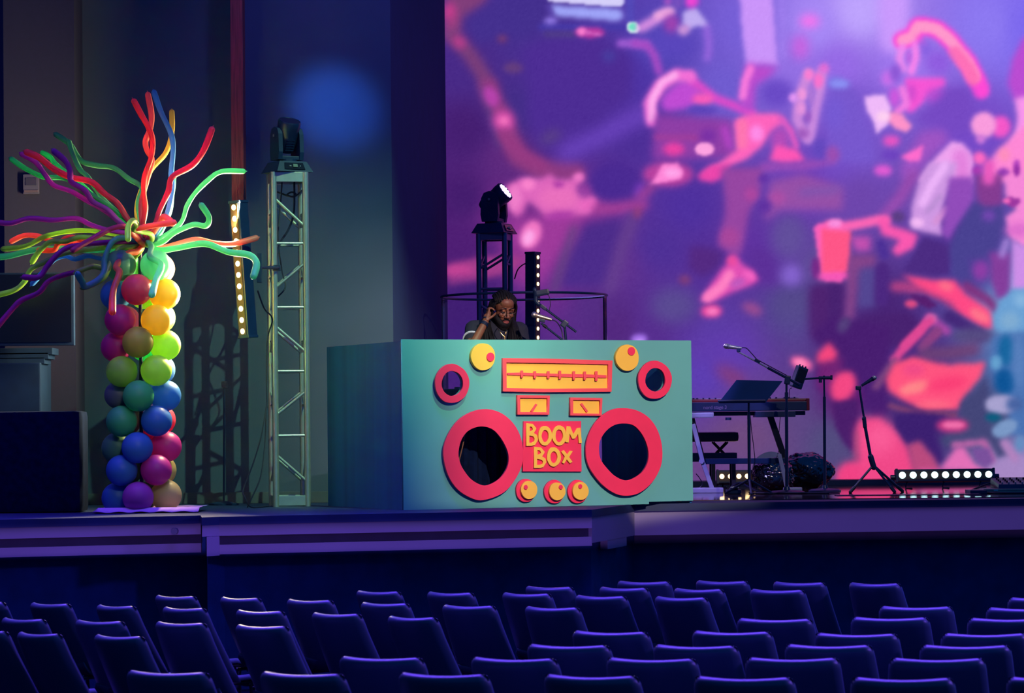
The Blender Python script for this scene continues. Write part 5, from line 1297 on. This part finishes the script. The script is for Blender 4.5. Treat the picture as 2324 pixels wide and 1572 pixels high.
MB().box((P(1758, 940, Yk).x, Yk + .05, kz0 - .03), (P(1810, 940, Yk).x - P(1720, 940, Yk).x, .30, .05), bevel=.006).build('padded_arm', M_black, ks)
def bar(a, b_, w, d, m, name, par):
    a = Vector(a); b_ = Vector(b_); ax = (b_ - a).normalized(); sd = ax.cross(Vector((0, 1, 0))).normalized(); fc_ = sd.cross(ax)
    return MB().box((a + b_) / 2, (w, d, (b_ - a).length), Matrix((sd, fc_, ax)).transposed(), bevel=.004).build(name, m, par)
bar(P(1570, 950, Yk + .05), P(1597, 1052, Yk + .10), .048, .04, M_dark, 'leg', ks)
bar(P(1573, 962, Yk), P(1594, 1046, Yk), .036, .04, M_pale, 'leg', ks)
bar(P(1594, 1046, Yk), PX(1617, Yk, .035), .036, .04, M_pale, 'leg', ks)
bar(P(1748, 944, Yk + .05), P(1782, 1044, Yk + .10), .052, .04, M_dark, 'leg', ks)
bar(P(1768, 1030, Yk + .02), PX(1787, Yk + .02, .035), .034, .04, M_pale, 'leg', ks)
MB().cyl(P(1592, 1046, Yk - .035), P(1592, 1046, Yk + .03), .022, seg=14).build('hinge', M_pale, ks)
MB().box((P(1688, 1046, Yk).x, Yk + .08, zof(1046, 1688, Yk)), (P(1784, 1046, Yk).x - P(1592, 1046, Yk).x, .04, .048), bevel=.005).build('crossbar', M_blackmetal, ks)
MB().box((PX(1603, Yk).x, Yk + .0, GZ + .022), (PX(1641, Yk).x - PX(1565, Yk).x, .10, .044), bevel=.01).build('floor_bar', M_pale, ks)
MB().box((PX(1799, Yk).x, Yk + .0, GZ + .02), (PX(1820, Yk).x - PX(1778, Yk).x, .08, .038), bevel=.01).build('floor_bar', M_pale, ks)
MB().cyl(P(1653, 947, Yk - .01), P(1653, 953, Yk - .01), .026, seg=12).build('height_knob', M_black, ks)
# bench
Yn = 25.2
bt_ = PX(1600, Yn)
bn = thing('piano_bench', Vector((bt_.x, Yn, GZ)), 'padded dark bench with crossed legs behind the red keyboard', 'bench')
zc = zof(991, 1600, Yn); xb0, xb1 = PX(1500, Yn, .5).x, PX(1674, Yn, .5).x
MB().box(((xb0 + xb1) / 2, Yn, zc), (xb1 - xb0, .32, .085), bevel=.036).build('seat', M_bench, bn, smooth=True)
zl, zm = zof(1005, 1600, Yn), zof(1030, 1600, Yn)
for yy in (-.1, .1):
    for a, c in ((1618, 1646), (1650, 1622)):
        MB().cyl(P(a, 1003, Yn) + Vector((0, yy, 0)), P(c, 1032, Yn) + Vector((0, yy, 0)), .008, seg=8).build('scissor_arm', M_dark, bn)
MB().box((PX(1590, Yn, .3).x, Yn, zof(1037, 1600, Yn)), (PX(1670, Yn, .3).x - PX(1510, Yn, .3).x, .30, .075), bevel=.006).build('frame_box', M_black, bn)
for px in (1520, 1617, 1663):
    for yy in (-.12, .12):
        a = PX(px, Yn, .1); MB().box((a.x, Yn + yy, (zof(1045, px, Yn) + GZ) / 2), (.035, .03, zof(1045, px, Yn) - GZ), bevel=.004).build('leg', M_dark, bn)
# music stand
Ys_ = 23.7
q = [P(1671, 861, Ys_ + .10), P(1776, 863, Ys_ + .10), P(1737, 912, Ys_ - .12), P(1630, 913, Ys_ - .12)]
ms0 = PX(1701, Ys_); ms = thing('music_stand', Vector((ms0.x, Ys_, GZ)), 'black music stand with a broad tilted desk in front of the keyboard', 'music stand')
b = MB(); b.poly(q, Vector((0, -.008, -.010))); dk = b.build('desk', M_black, ms)
so = dk.modifiers.new('b', 'BEVEL'); so.width = .012; so.segments = 3; so.limit_method = 'ANGLE'
MB().tube([q[3] + Vector((.005, -.012, .012)), q[2] + Vector((-.005, -.012, .012))], .010, 8, smooth=False).build('page_ledge', M_black, ms)
MB().cyl(P(1699, 888, Ys_ + .005), P(1699, 900, Ys_ + .03), .016, seg=10).build('desk_joint', M_blackmetal, ms)
MB().cyl(P(1699, 893, Ys_ + .02), P(1699.5, 1000, Ys_), .0095, seg=10).build('pole', M_blackmetal, ms)
MB().cyl(P(1699.5, 940, Ys_), Vector((ms0.x, Ys_, GZ + .08)), .0135, seg=10).build('pole', M_blackmetal, ms)
for a in (.5, 2.6, 4.7):
    MB().tube([Vector((ms0.x, Ys_, .13)), Vector((ms0.x + .22 * math.cos(a), Ys_ + .22 * math.sin(a), GZ + .010))], .0095, 8, smooth=False).build('leg', M_blackmetal, ms)
cable([P(1702, 935, Ys_ + .02), P(1706, 980, Ys_ + .02), P(1710, 1010, Ys_ + .03), P(1713, 1050, Ys_ + .03), P(1704, 1074, Ys_ + .03), P(1701, 1090, Ys_ + .02)], 'slack black cable hanging beside the pole of the music stand', .0035)
# boom stand with lit microphone
Yv = 24.05
o = PX(1786, Yv); o.z = GZ
st = thing('microphone_stand', o, 'tall boom stand carrying the violet-lit microphone above the keyboard', 'microphone stand', 'microphone stands on the stage')
roundbase(st, Vector((o.x, o.y, 0)), .15)
MB().cyl(o + Vector((0, 0, .03)), P(1785, 925, Yv), .0145, seg=12).build('pole', M_blackmetal, st)
MB().cyl(P(1785, 930, Yv), P(1785, 862, Yv), .010, seg=12).build('pole', M_blackmetal, st)
MB().cyl(P(1785, 905, Yv), P(1785, 890, Yv), .016, seg=12).build('clutch', M_black, st)
MB().box(P(1787, 862, Yv), (.05, .035, .075), Matrix.Rotation(math.radians(10), 3, 'Y'), bevel=.01).build('boom_clamp', M_black, st)
MB().cyl(P(1815, 873, Yv), P(1742, 834, Yv), .0115, seg=10).build('boom_arm', M_blackmetal, st)
MB().cyl(P(1742, 834, Yv), P(1674, 797, Yv), .0075, seg=10).build('boom_arm', M_alu, st)
MB().box(P(1719, 818, Yv), (.05, .028, .022), Matrix.Rotation(math.radians(-28), 3, 'Y').transposed(), bevel=.004).build('cable_clip', M_black, st)
MB().box(P(1676, 794, Yv), (.032, .025, .03), bevel=.004).build('mic_clip', M_black, st)
mic(st, P(1648, 785, Yv), P(1683, 790, Yv), M_alu, .024)
cable([P(1683, 789, Yv), P(1694, 790, Yv), P(1706, 802, Yv), P(1718, 815, Yv), P(1730, 822, Yv), P(1760, 838, Yv), P(1786, 852, Yv)], 'microphone cable running along the tall violet-lit boom', .004)
# tablet holder stand
Yt = 24.5
o = PX(1872, Yt); o.z = GZ
st = thing('device_stand', o, 'slim black stand with a side arm holding a personal mixer box', 'stand')
roundbase(st, Vector((o.x, o.y, 0)), .14)
MB().cyl(o + Vector((0, 0, .03)), P(1871, 900, Yt), .013, seg=12).build('pole', M_blackmetal, st)
MB().cyl(P(1871, 905, Yt), P(1870, 852, Yt), .0085, seg=12).build('pole', M_blackmetal, st)
MB().cyl(P(1888, 857, Yt), P(1858, 857, Yt), .014, seg=10).build('arm_clamp', M_black, st)
MB().cyl(P(1887, 851, Yt), P(1887, 862, Yt), .010, seg=10).build('knob', M_black, st)
MB().cyl(P(1862, 860, Yt), P(1862, 868, Yt), .014, seg=10).build('knob', M_black, st)
MB().cyl(P(1862, 857, Yt), P(1826, 860, Yt), .009, seg=10).build('side_arm', M_blackmetal, st)
dv = thing('personal_mixer', P(1813, 856, Yt - .03), 'black personal mixer box tilted on the end of the side arm', 'device')
Rv = Matrix.Rotation(math.radians(20), 3, 'Y') @ Matrix.Rotation(math.radians(24), 3, 'Z')
MB().box(P(1813, 856, Yt - .03), (.10, .06, .19), Rv, bevel=.012).build('housing', M_black, dv)
for i in range(3): MB().cyl(P(1813, 856, Yt - .03) + Rv @ Vector((-.03 + .03 * i, 0, .095)), P(1813, 856, Yt - .03) + Rv @ Vector((-.03 + .03 * i, 0, .108)), .007, seg=8).build('knob', M_blackmetal, dv)
MB().box(P(1813, 856, Yt - .03) + Rv @ Vector((0, -.032, .02)), (.075, .006, .11), Rv, bevel=.002).build('faceplate', M_dark, dv)
cable([P(1797, 880, Yt), P(1792, 884, Yt), P(1792, 905, Yt + .05), P(1792, 930, Yt + .1)], 'thin cable dropping from the personal mixer to the keyboard', .003)
cable([P(1771, 945, Yk + .1), P(1768, 985, Yk + .1), P(1773, 1000, Yk + .1), P(1762, 1040, Yk + .1)], 'pair of thin cables hanging under the right end of the keyboard', .003)
# straight microphone stand on a tripod
Yr = 23.85
o = PX(1986, Yr); o.z = GZ
st = thing('microphone_stand', o, 'leaning tripod microphone stand standing alone right of the keyboard corner', 'microphone stand', 'microphone stands on the stage')
hub = P(1978, 1048, Yr)
MB().tube([hub, P(1962, 960, Yr)], .0135, 12, smooth=False).build('pole', M_blackmetal, st)
MB().tube([P(1963, 962, Yr), P(1951, 884, Yr)], .0095, 12, smooth=False).build('pole', M_blackmetal, st)
MB().tube([P(1963, 968, Yr), P(1961, 948, Yr)], .017, 12, smooth=False).build('clutch', M_black, st)
MB().sph(P(1959, 950, Yr - .01), .012, seg=8).build('knob', M_black, st)
MB().tube([P(1976, 1036, Yr), P(1983, 1060, Yr)], .024, 12, smooth=False).build('hub', M_black, st)
MB().box(P(1948, 880, Yr), (.045, .04, .035), bevel=.008).build('mic_clip', M_black, st)
for e, y_ in ((PX(1930, Yr - .05, GZ + .01), 0), (PX(2030, Yr - .10, GZ + .01), 0), (PX(2048, Yr + .06, GZ + .01), 0)):
    MB().tube([P(1982, 1055, Yr), e], .0105, 8, smooth=False).build('leg', M_blackmetal, st)
    MB().tube([e.lerp(P(1982, 1055, Yr), .16), e], .015, 8, smooth=False).build('rubber_foot', M_cable, st)
mic(st, P(1984, 857, Yr), P(1955, 875, Yr), M_black, .021)

# lumpy gear wrapped in glossy black plastic
M_bag = mat('glossy_black_plastic', (14, 14, 22), .12, var=.2, scale=9, bump=.9, spec=.9, coat=.6)
def bag(px, py, Y, rx, ry, rz, seed, label):
    c = P(px, py, Y); b = MB(); r = bmesh.ops.create_icosphere(b.bm, subdivisions=5, radius=1)
    for v in r['verts']:
        p = v.co.copy(); n = p.normalized()
        f = 1 + .14 * noise.noise(p * 1.6 + Vector((seed, 0, 0))) + .10 * abs(noise.noise(p * 4.2 + Vector((0, seed, 0)))) - .08 * abs(noise.noise(Vector((p.x * 9, p.y * 9, p.z * 4)) + Vector((seed, seed, 0)))) + .02 * noise.noise(p * 22)
        v.co = Vector((n.x * rx * f, n.y * ry * f, max(n.z * rz * f, -rz * .92))) + c
    lowest = min(v.co.z for v in b.bm.verts)
    for v in b.bm.verts: v.co.z += GZ + .0005 - lowest
    return tag(b.build('wrapped_gear', M_bag, smooth=True, origin=Vector((c.x, c.y, GZ))), label, 'plastic bag', 'gear bundles in black plastic')
bag(1754, 1082, 25.15, .19, .15, .145, 3, 'left bundle of gear wrapped in crinkled glossy black plastic')
bag(1830, 1080, 25.62, .235, .16, .165, 8, 'larger right bundle of gear wrapped in shiny black plastic')
dsk = thing('small_drum', P(1742, 1082, 26.1), 'round drum with a pale violet-lit rim half hidden behind the wrapped bundles', 'drum')
dc = P(1748, 1084, 26.15); dc.z = .17
MB().cyl(dc + Vector((0, -.1, 0)), dc + Vector((0, .1, 0)), .155, seg=36).build('shell', mat('drum_shell', (90, 80, 120), .4), dsk, smooth=True)
MB().lathe([(.150, -.012), (.165, -.012), (.165, .012), (.150, .012)], dc + Vector((0, -.11, 0)), 36, Matrix.Rotation(math.pi / 2, 3, 'X')).build('rim', M_pale, dsk, smooth=True)
# cable clutter and pedal at the keyboard stand
pd = thing('sustain_pedal', PX(1665, 24.0, GZ), 'small dark foot pedal on the floor under the keyboard', 'pedal')
pp = PX(1665, 24.0, GZ)
MB().box(pp + Vector((0, 0, .018)), (.12, .20, .034), bevel=.008).build('base', M_black, pd)
MB().box(pp + Vector((0, -.05, .045)), (.07, .16, .012), Matrix.Rotation(math.radians(-8), 3, 'X'), bevel=.004).build('treadle', M_alu, pd)
cable([PX(1660, 24.1, .02), P(1660, 1104, 24.2), P(1680, 1095, 24.3), P(1700, 1105, 24.2), PX(1730, 24.0, .014), PX(1800, 23.8, .012), PX(1880, 23.7, .012)], 'thick cable bundle snaking over the floor by the pedal', .008)
cable([P(1580, 1075, 24.6), P(1588, 1085, 24.6), P(1594, 1100, 24.6), PX(1580, 24.6, .014), PX(1612, 24.5, .014)], 'looped cable on the floor beside the left keyboard leg', .004)
cable([PX(1700, 23.9, .014), PX(1745, 23.7, .014), PX(1775, 23.9, .014), PX(1830, 23.75, .014), PX(1905, 23.9, .014)], 'dark cable lying straight across the floor behind the stands', .006)

# mixing desk on a wooden case, right edge
M_case = mat('beige_wood', (196, 158, 128), .6, var=.15, scale=8, stretch=(1, 1, 12))
mc0 = PX(2232, 23.4).x; mc1 = mc0 + .62
cs = thing('low_case', Vector(((mc0 + mc1) / 2, 23.6, GZ)), 'low beige wooden case on the stage floor at the right edge', 'case')
zt_, zb_ = zof(1109, 2290, 23.4), GZ
MB().box(((mc0 + mc1) / 2, 23.65, (zb_ + zt_) / 2), (mc1 - mc0, .5, zt_ - zb_), bevel=.003).build('body', M_case, cs)
MB().box(((mc0 + mc1) / 2, 23.652, (zb_ + zt_) / 2 + .001), (mc1 - mc0 + .004, .508, .004)).build('lid_joint', M_black, cs)
MB().box((mc0 + .10, 23.395, zt_ - .012), (.035, .01, .014), bevel=.002).build('latch', M_alu, cs)
mx0 = PX(2256, 23.7).x; mzb = zt_ + .0005; mzt = zof(1091, 2290, 23.7)
md = thing('mixing_desk', Vector((mx0 + .3, 23.75, mzb)), 'small black mixing desk covered in knobs on the beige case', 'mixer')
b = MB(); b.poly([Vector((mx0, 23.48, mzb)), Vector((mx0, 23.88, mzb)), Vector((mx0, 23.86, mzt + .02)), Vector((mx0 + .005, 23.50, mzb + .035))], Vector((.56, 0, 0))); b.build('body', M_black, md)
for r_ in range(4):
    for i in range(9):
        y = 23.54 + r_ * .085; z = mzb + .035 + (mzt + .02 - mzb - .035) * (y - 23.5) / .36
        MB().cyl((mx0 + .04 + i * .055, y, z), (mx0 + .04 + i * .055, y - .004, z + .014), .008, .006, 8).build('knob', M_alu if r_ == 0 else M_dark, md)
cable([PX(2200, 23.3, .014), PX(2240, 23.2, .012), PX(2262, 23.1, .014), PX(2300, 23.05, .012), PX(2360, 23.1, .012)], 'black cable lying in front of the beige case', .007)
cable([PX(2200, 23.6, .016), P(2240, 1098, 23.9), P(2262, 1094, 23.95), PX(2320, 24.1, .03)], 'dark cable looping behind the mixing desk', .008)
mt_ = rect_slab(PX(2198, 23.2).x, PX(2236, 23.2).x, 23.1, 23.38, GZ, GZ + .03, 'floor_pocket', M_black, .004)
tag(mt_, 'flat black floor box left of the beige case', 'floor box')
# dark rubber mats on the polished deck
for i, (a, b2, y0, y1) in enumerate(((1900, 2226, 22.95, 23.15),)):
    mm = rect_slab(PX(a, y0).x, PX(b2, y0).x, y0, y1, GZ, GZ + .004, 'floor_strip', M_blackmetal); tag(mm, 'thin dark strip across the glossy floor in front of the cyan batten', 'floor strip')

# left side: television, rack and covered case
Yl = 21.3
tvc = P(70, 702, Yl)
tv = thing('television', P(70, 784, Yl), 'large switched off television at the far left of the stage', 'television')
M_scr = mat('dark_screen', (10, 12, 24), .25, var=.05)
x0_, x1_ = PX(-90, Yl, 1.5).x, PX(168, Yl, 1.5).x; z0_, z1_ = zof(784, 100, Yl), zof(618, 100, Yl)
MB().box(((x0_ + x1_) / 2, Yl + .03, (z0_ + z1_) / 2), (x1_ - x0_, .055, z1_ - z0_), bevel=.006).build('housing', M_black, tv)
MB().box(((x0_ + x1_) / 2, Yl, (z0_ + z1_) / 2 + .005), (x1_ - x0_ - .04, .006, z1_ - z0_ - .04)).build('screen', M_scr, tv)
rk = thing('equipment_rack', Vector((PX(20, Yl + .1).x, Yl + .35, 0)), 'dark upright equipment rack below the television', 'rack')
xr0, xr1r = PX(-120, Yl, .8).x, PX(87, Yl, .8).x
zz1 = zof(822, 60, Yl)
MB().box(((xr0 + xr1r) / 2, Yl + .35, zz1 / 2), (xr1r - xr0, .5, zz1), bevel=.01).build('cabinet', M_black, rk)
for i, (pxr, pyt) in enumerate(((94, 808), (103, 797), (112, 787))):
    MB().box(((xr0 + PX(pxr, Yl, .9).x) / 2, Yl + .30, (zof(pyt, 60, Yl) + zof(pyt + 15, 60, Yl)) / 2 - .004), (PX(pxr, Yl, .9).x - xr0, .3, .05), bevel=.004).build('shelf_unit', M_black, rk)
xs0, xs1 = PX(-110, 20.9, .4).x, PX(190, 20.9, .4).x; zc_ = zof(932, 150, 20.9)
b = MB(); b.box(((xs0 + xs1) / 2, 20.95, zc_ / 2), (xs1 - xs0, .42, zc_), bevel=.05)
cvr = b.build('covered_case', M_blackcloth, smooth=True, origin=Vector(((xs0 + xs1) / 2, 20.95, 0))); tag(cvr, 'big dark fabric-covered case in the lower left corner of the stage', 'case')
# slim stand in the shadow on the wall
Yw = 22.4
o = PX(508, Yw)
st = thing('slim_stand', o, 'slim dark stand against the wall in the shadow between balloons and batten', 'stand')
MB().cyl(o + Vector((0, 0, .03)), P(509, 866, Yw), .008, seg=8).build('pole', M_blackmetal, st)
MB().box(P(510, 872, Yw), (.05, .04, .05), bevel=.01).build('clip', M_black, st)
MB().lathe([(.12, .001), (.12, .012), (.02, .03)], o, 24).build('base', M_blackmetal, st)
lp_ = P(432, 1183, 19.6)
# ------------------------------------------------------------------ auditorium chairs
M_shell = mat('grey_chair_shell', (60, 76, 94), .42, var=.05, scale=5)
M_leg = mat('chair_leg_steel', (60, 60, 70), .35, metal=.8)
HW0, HW1, HC = .1925, .225, .82
def chair_meshes():
    out = []
    b = MB(); rr = .038
    us = [-1, -.992, -.975, -.945, -.90, -.84, -.6, -.3, 0, .3, .6, .84, .90, .945, .975, .992, 1]
    ts = [0, .006, .018, .04, .07, .12, .25, .4, .55, .7, .85, 1]
    g = []
    for t in ts:
        row = []
        for u in us:
            zz = HC - t * .41
            hw = HW0 + (HW1 - HW0) * t ** .8
            # rounded upper corners
            x = u * hw
            yb = -.235 + .235 * (t ** 1.1)
            ex = max(0, (abs(x) - (hw - rr)) / rr); et = max(0, 1 - t * .41 / rr)
            e = min(1, math.hypot(ex, et)) if (ex > 0 and et > 0) else max(ex, et)
            if ex > 0 and et > 0 and math.hypot(ex, et) > 1:
                s = 1 / math.hypot(ex, et); ex2, et2 = ex * s, et * s
                x = math.copysign(hw - rr + ex2 * rr, x); zz = HC - (1 - et2) * rr; e = 1
            zz += .010 * (x / hw) ** 2 * max(0, 1 - t * 4)
            y = yb + .050 * (x / hw) ** 2 + rr * 1.15 * (1 - math.sqrt(max(0, 1 - e * e)))
            row.append(b.bm.verts.new((x, y, zz)))
        g.append(row)
    for j in range(len(ts) - 1):
        for i in range(len(us) - 1): b.bm.faces.new((g[j][i], g[j][i + 1], g[j + 1][i + 1], g[j + 1][i]))
    back = b
    s = MB(); g = []
    for j, y in enumerate([-.03, 0, .06, .13, .20, .27, .31, .33]):
        row = []
        for i, u in enumerate([-1, -.93, -.8, -.5, 0, .5, .8, .93, 1]):
            x = u * (.185 if j < 5 else .18 - .02 * (j - 5)); z = .425 + .02 * u * u * (1 if abs(u) < .95 else -.5) - (.0 if j < 5 else .012 * (j - 4) ** 1.5) + (.05 if j == 0 else .012 if j == 1 else 0)
            row.append(s.bm.verts.new((x, y, z)))
        g.append(row)
    for j in range(7):
        for i in range(8): s.bm.faces.new((g[j][i], g[j][i + 1], g[j + 1][i + 1], g[j + 1][i]))
    return back, s
back, seat = chair_meshes()
proto = bpy.data.objects.new('auditorium_chair', None); COL.objects.link(proto); WLOC[proto.name] = Vector((0, 0, 0))
bo = back.build('backrest', M_shell, proto, smooth=False); bo.data.polygons.foreach_set('use_smooth', [True] * len(bo.data.polygons))
so = bo.modifiers.new('t', 'SOLIDIFY'); so.thickness = .006; so.offset = -1
se = seat.build('seat', M_shell, proto, smooth=False); se.data.polygons.foreach_set('use_smooth', [True] * len(se.data.polygons))
so = se.modifiers.new('t', 'SOLIDIFY'); so.thickness = .008; so.offset = -1
fr_ = MB()
for sx_ in (-1, 1): fr_.tube([(sx_ * .15, -.06, .40), (sx_ * .15, .25, .395)], .0105, 8, smooth=False)
fr_.tube([(-.15, .22, .385), (.15, .22, .385)], .0095, 8, smooth=False)
fr_.build('seat_frame', M_leg, proto)
for sx_ in (-1, 1):
    MB().tube([(sx_ * .15, .23, .40), (sx_ * .16, .28, .01)], .0105, 8, smooth=False).build('leg', M_leg, proto)
    MB().tube([(sx_ * .15, -.04, .40), (sx_ * .16, -.12, .01)], .0105, 8, smooth=False).build('leg', M_leg, proto)
kids = list(proto.children)
ordn = ['first', 'second', 'third', 'fourth', 'fifth', 'sixth', 'seventh', 'eighth']
left = [[(-118, -6, 1433), (5, 114, 1439), (181, 302, 1445)],
        [(-28, 81, 1406), (141, 260, 1411), (324, 446, 1415), (507, 631, 1422)],
        [(-107, -8, 1367), (40, 139, 1371), (191, 285, 1376), (342, 445, 1381), (510, 624, 1388), (683, 797, 1394), (856, 968, 1402)],
        [(327, 425, 1354), (475, 570, 1358), (628, 735, 1363), (797, 907, 1370), (984, 1104, 1376), (1173, 1295, 1380)],
        [(788, 889, 1343), (950, 1055, 1346), (1122, 1231, 1348), (1289, 1402, 1354), (1471, 1585, 1357)],
        [(1176, 1282, 1333), (1345, 1451, 1335), (1515, 1622, 1338), (1691, 1808, 1340)],
        [(1389, 1507, 1321), (1568, 1682, 1320), (1744, 1856, 1323), (1917, 2025, 1325)]]
right = [[(255, 453, 1528), (560, 757, 1531), (881, 1087, 1533), (1218, 1431, 1537), (1566, 1787, 1541), (1930, 2158, 1543), (2285, 2510, 1543)],
         [(748, 942, 1495), (1050, 1245, 1497), (1364, 1566, 1498), (1688, 1897, 1497), (2019, 2231, 1498)],
         [(1181, 1367, 1467), (1470, 1657, 1468), (1775, 1968, 1467), (2088, 2287, 1468)],
         [(1283, 1453, 1436), (1560, 1736, 1436), (1843, 2025, 1441), (2138, 2328, 1441)],
         [(1664, 1831, 1407), (1928, 2099, 1404), (2197, 2372, 1406)],
         [(1992, 2153, 1379), (2238, 2402, 1382)],
         [(2288, 2444, 1359)]]
first = True
ZT = EYE.z - .98
for blk, rows, kmax in (('left', left, 52), ('right', right, 28)):
    for ri, row in enumerate(rows):
        for ci, (xa_, xb_, y) in enumerate(row):
            pxm = (xa_ + xb_) / 2
            # depth from the height of the back rim
            d = FPX * .98 / max(1, (y - 965 + (pxm - 1162) * math.tan(ROLL)))
            w = (xb_ - xa_) * d / FPX
            th_ = math.acos(max(.3, min(1, w / (2 * HW0)))) if blk == 'left' else math.acos(max(.3, min(.999, w / (2 * HW0 * 1.01))))
            if blk == 'right': th_ = max(th_, math.radians(6))
            if blk == 'left': th_ *= .78
            sc_ = w / math.cos(th_) / (2 * HW0)
            c = P(pxm, y, d)
            # the middle of the rim sits behind the chair origin
            fwd_ = Vector((math.sin(th_), math.cos(th_), 0))
            loc = Vector((c.x, c.y, 0)) + fwd_ * .235; loc.z = ZT - HC
            if first: o = proto; first = False
            else:
                o = proto.copy(); COL.objects.link(o)
                for kd in kids:
                    c2 = kd.copy(); COL.objects.link(c2); c2.parent = o
            o.location = loc; o.rotation_euler = (0, 0, -th_); o.scale = (sc_, 1, 1)
            wh = 'turned right' if blk == 'left' else 'facing stage'
            o['label'] = 'grey chair %s, %s from the left in %s row of the %s block' % (wh, ordn[ci], ['the nearest', 'the second', 'the third', 'the fourth', 'the fifth', 'the sixth', 'the farthest'][ri], blk)
            o['category'] = 'chair'; o['group'] = 'auditorium chairs in the %s block' % blk
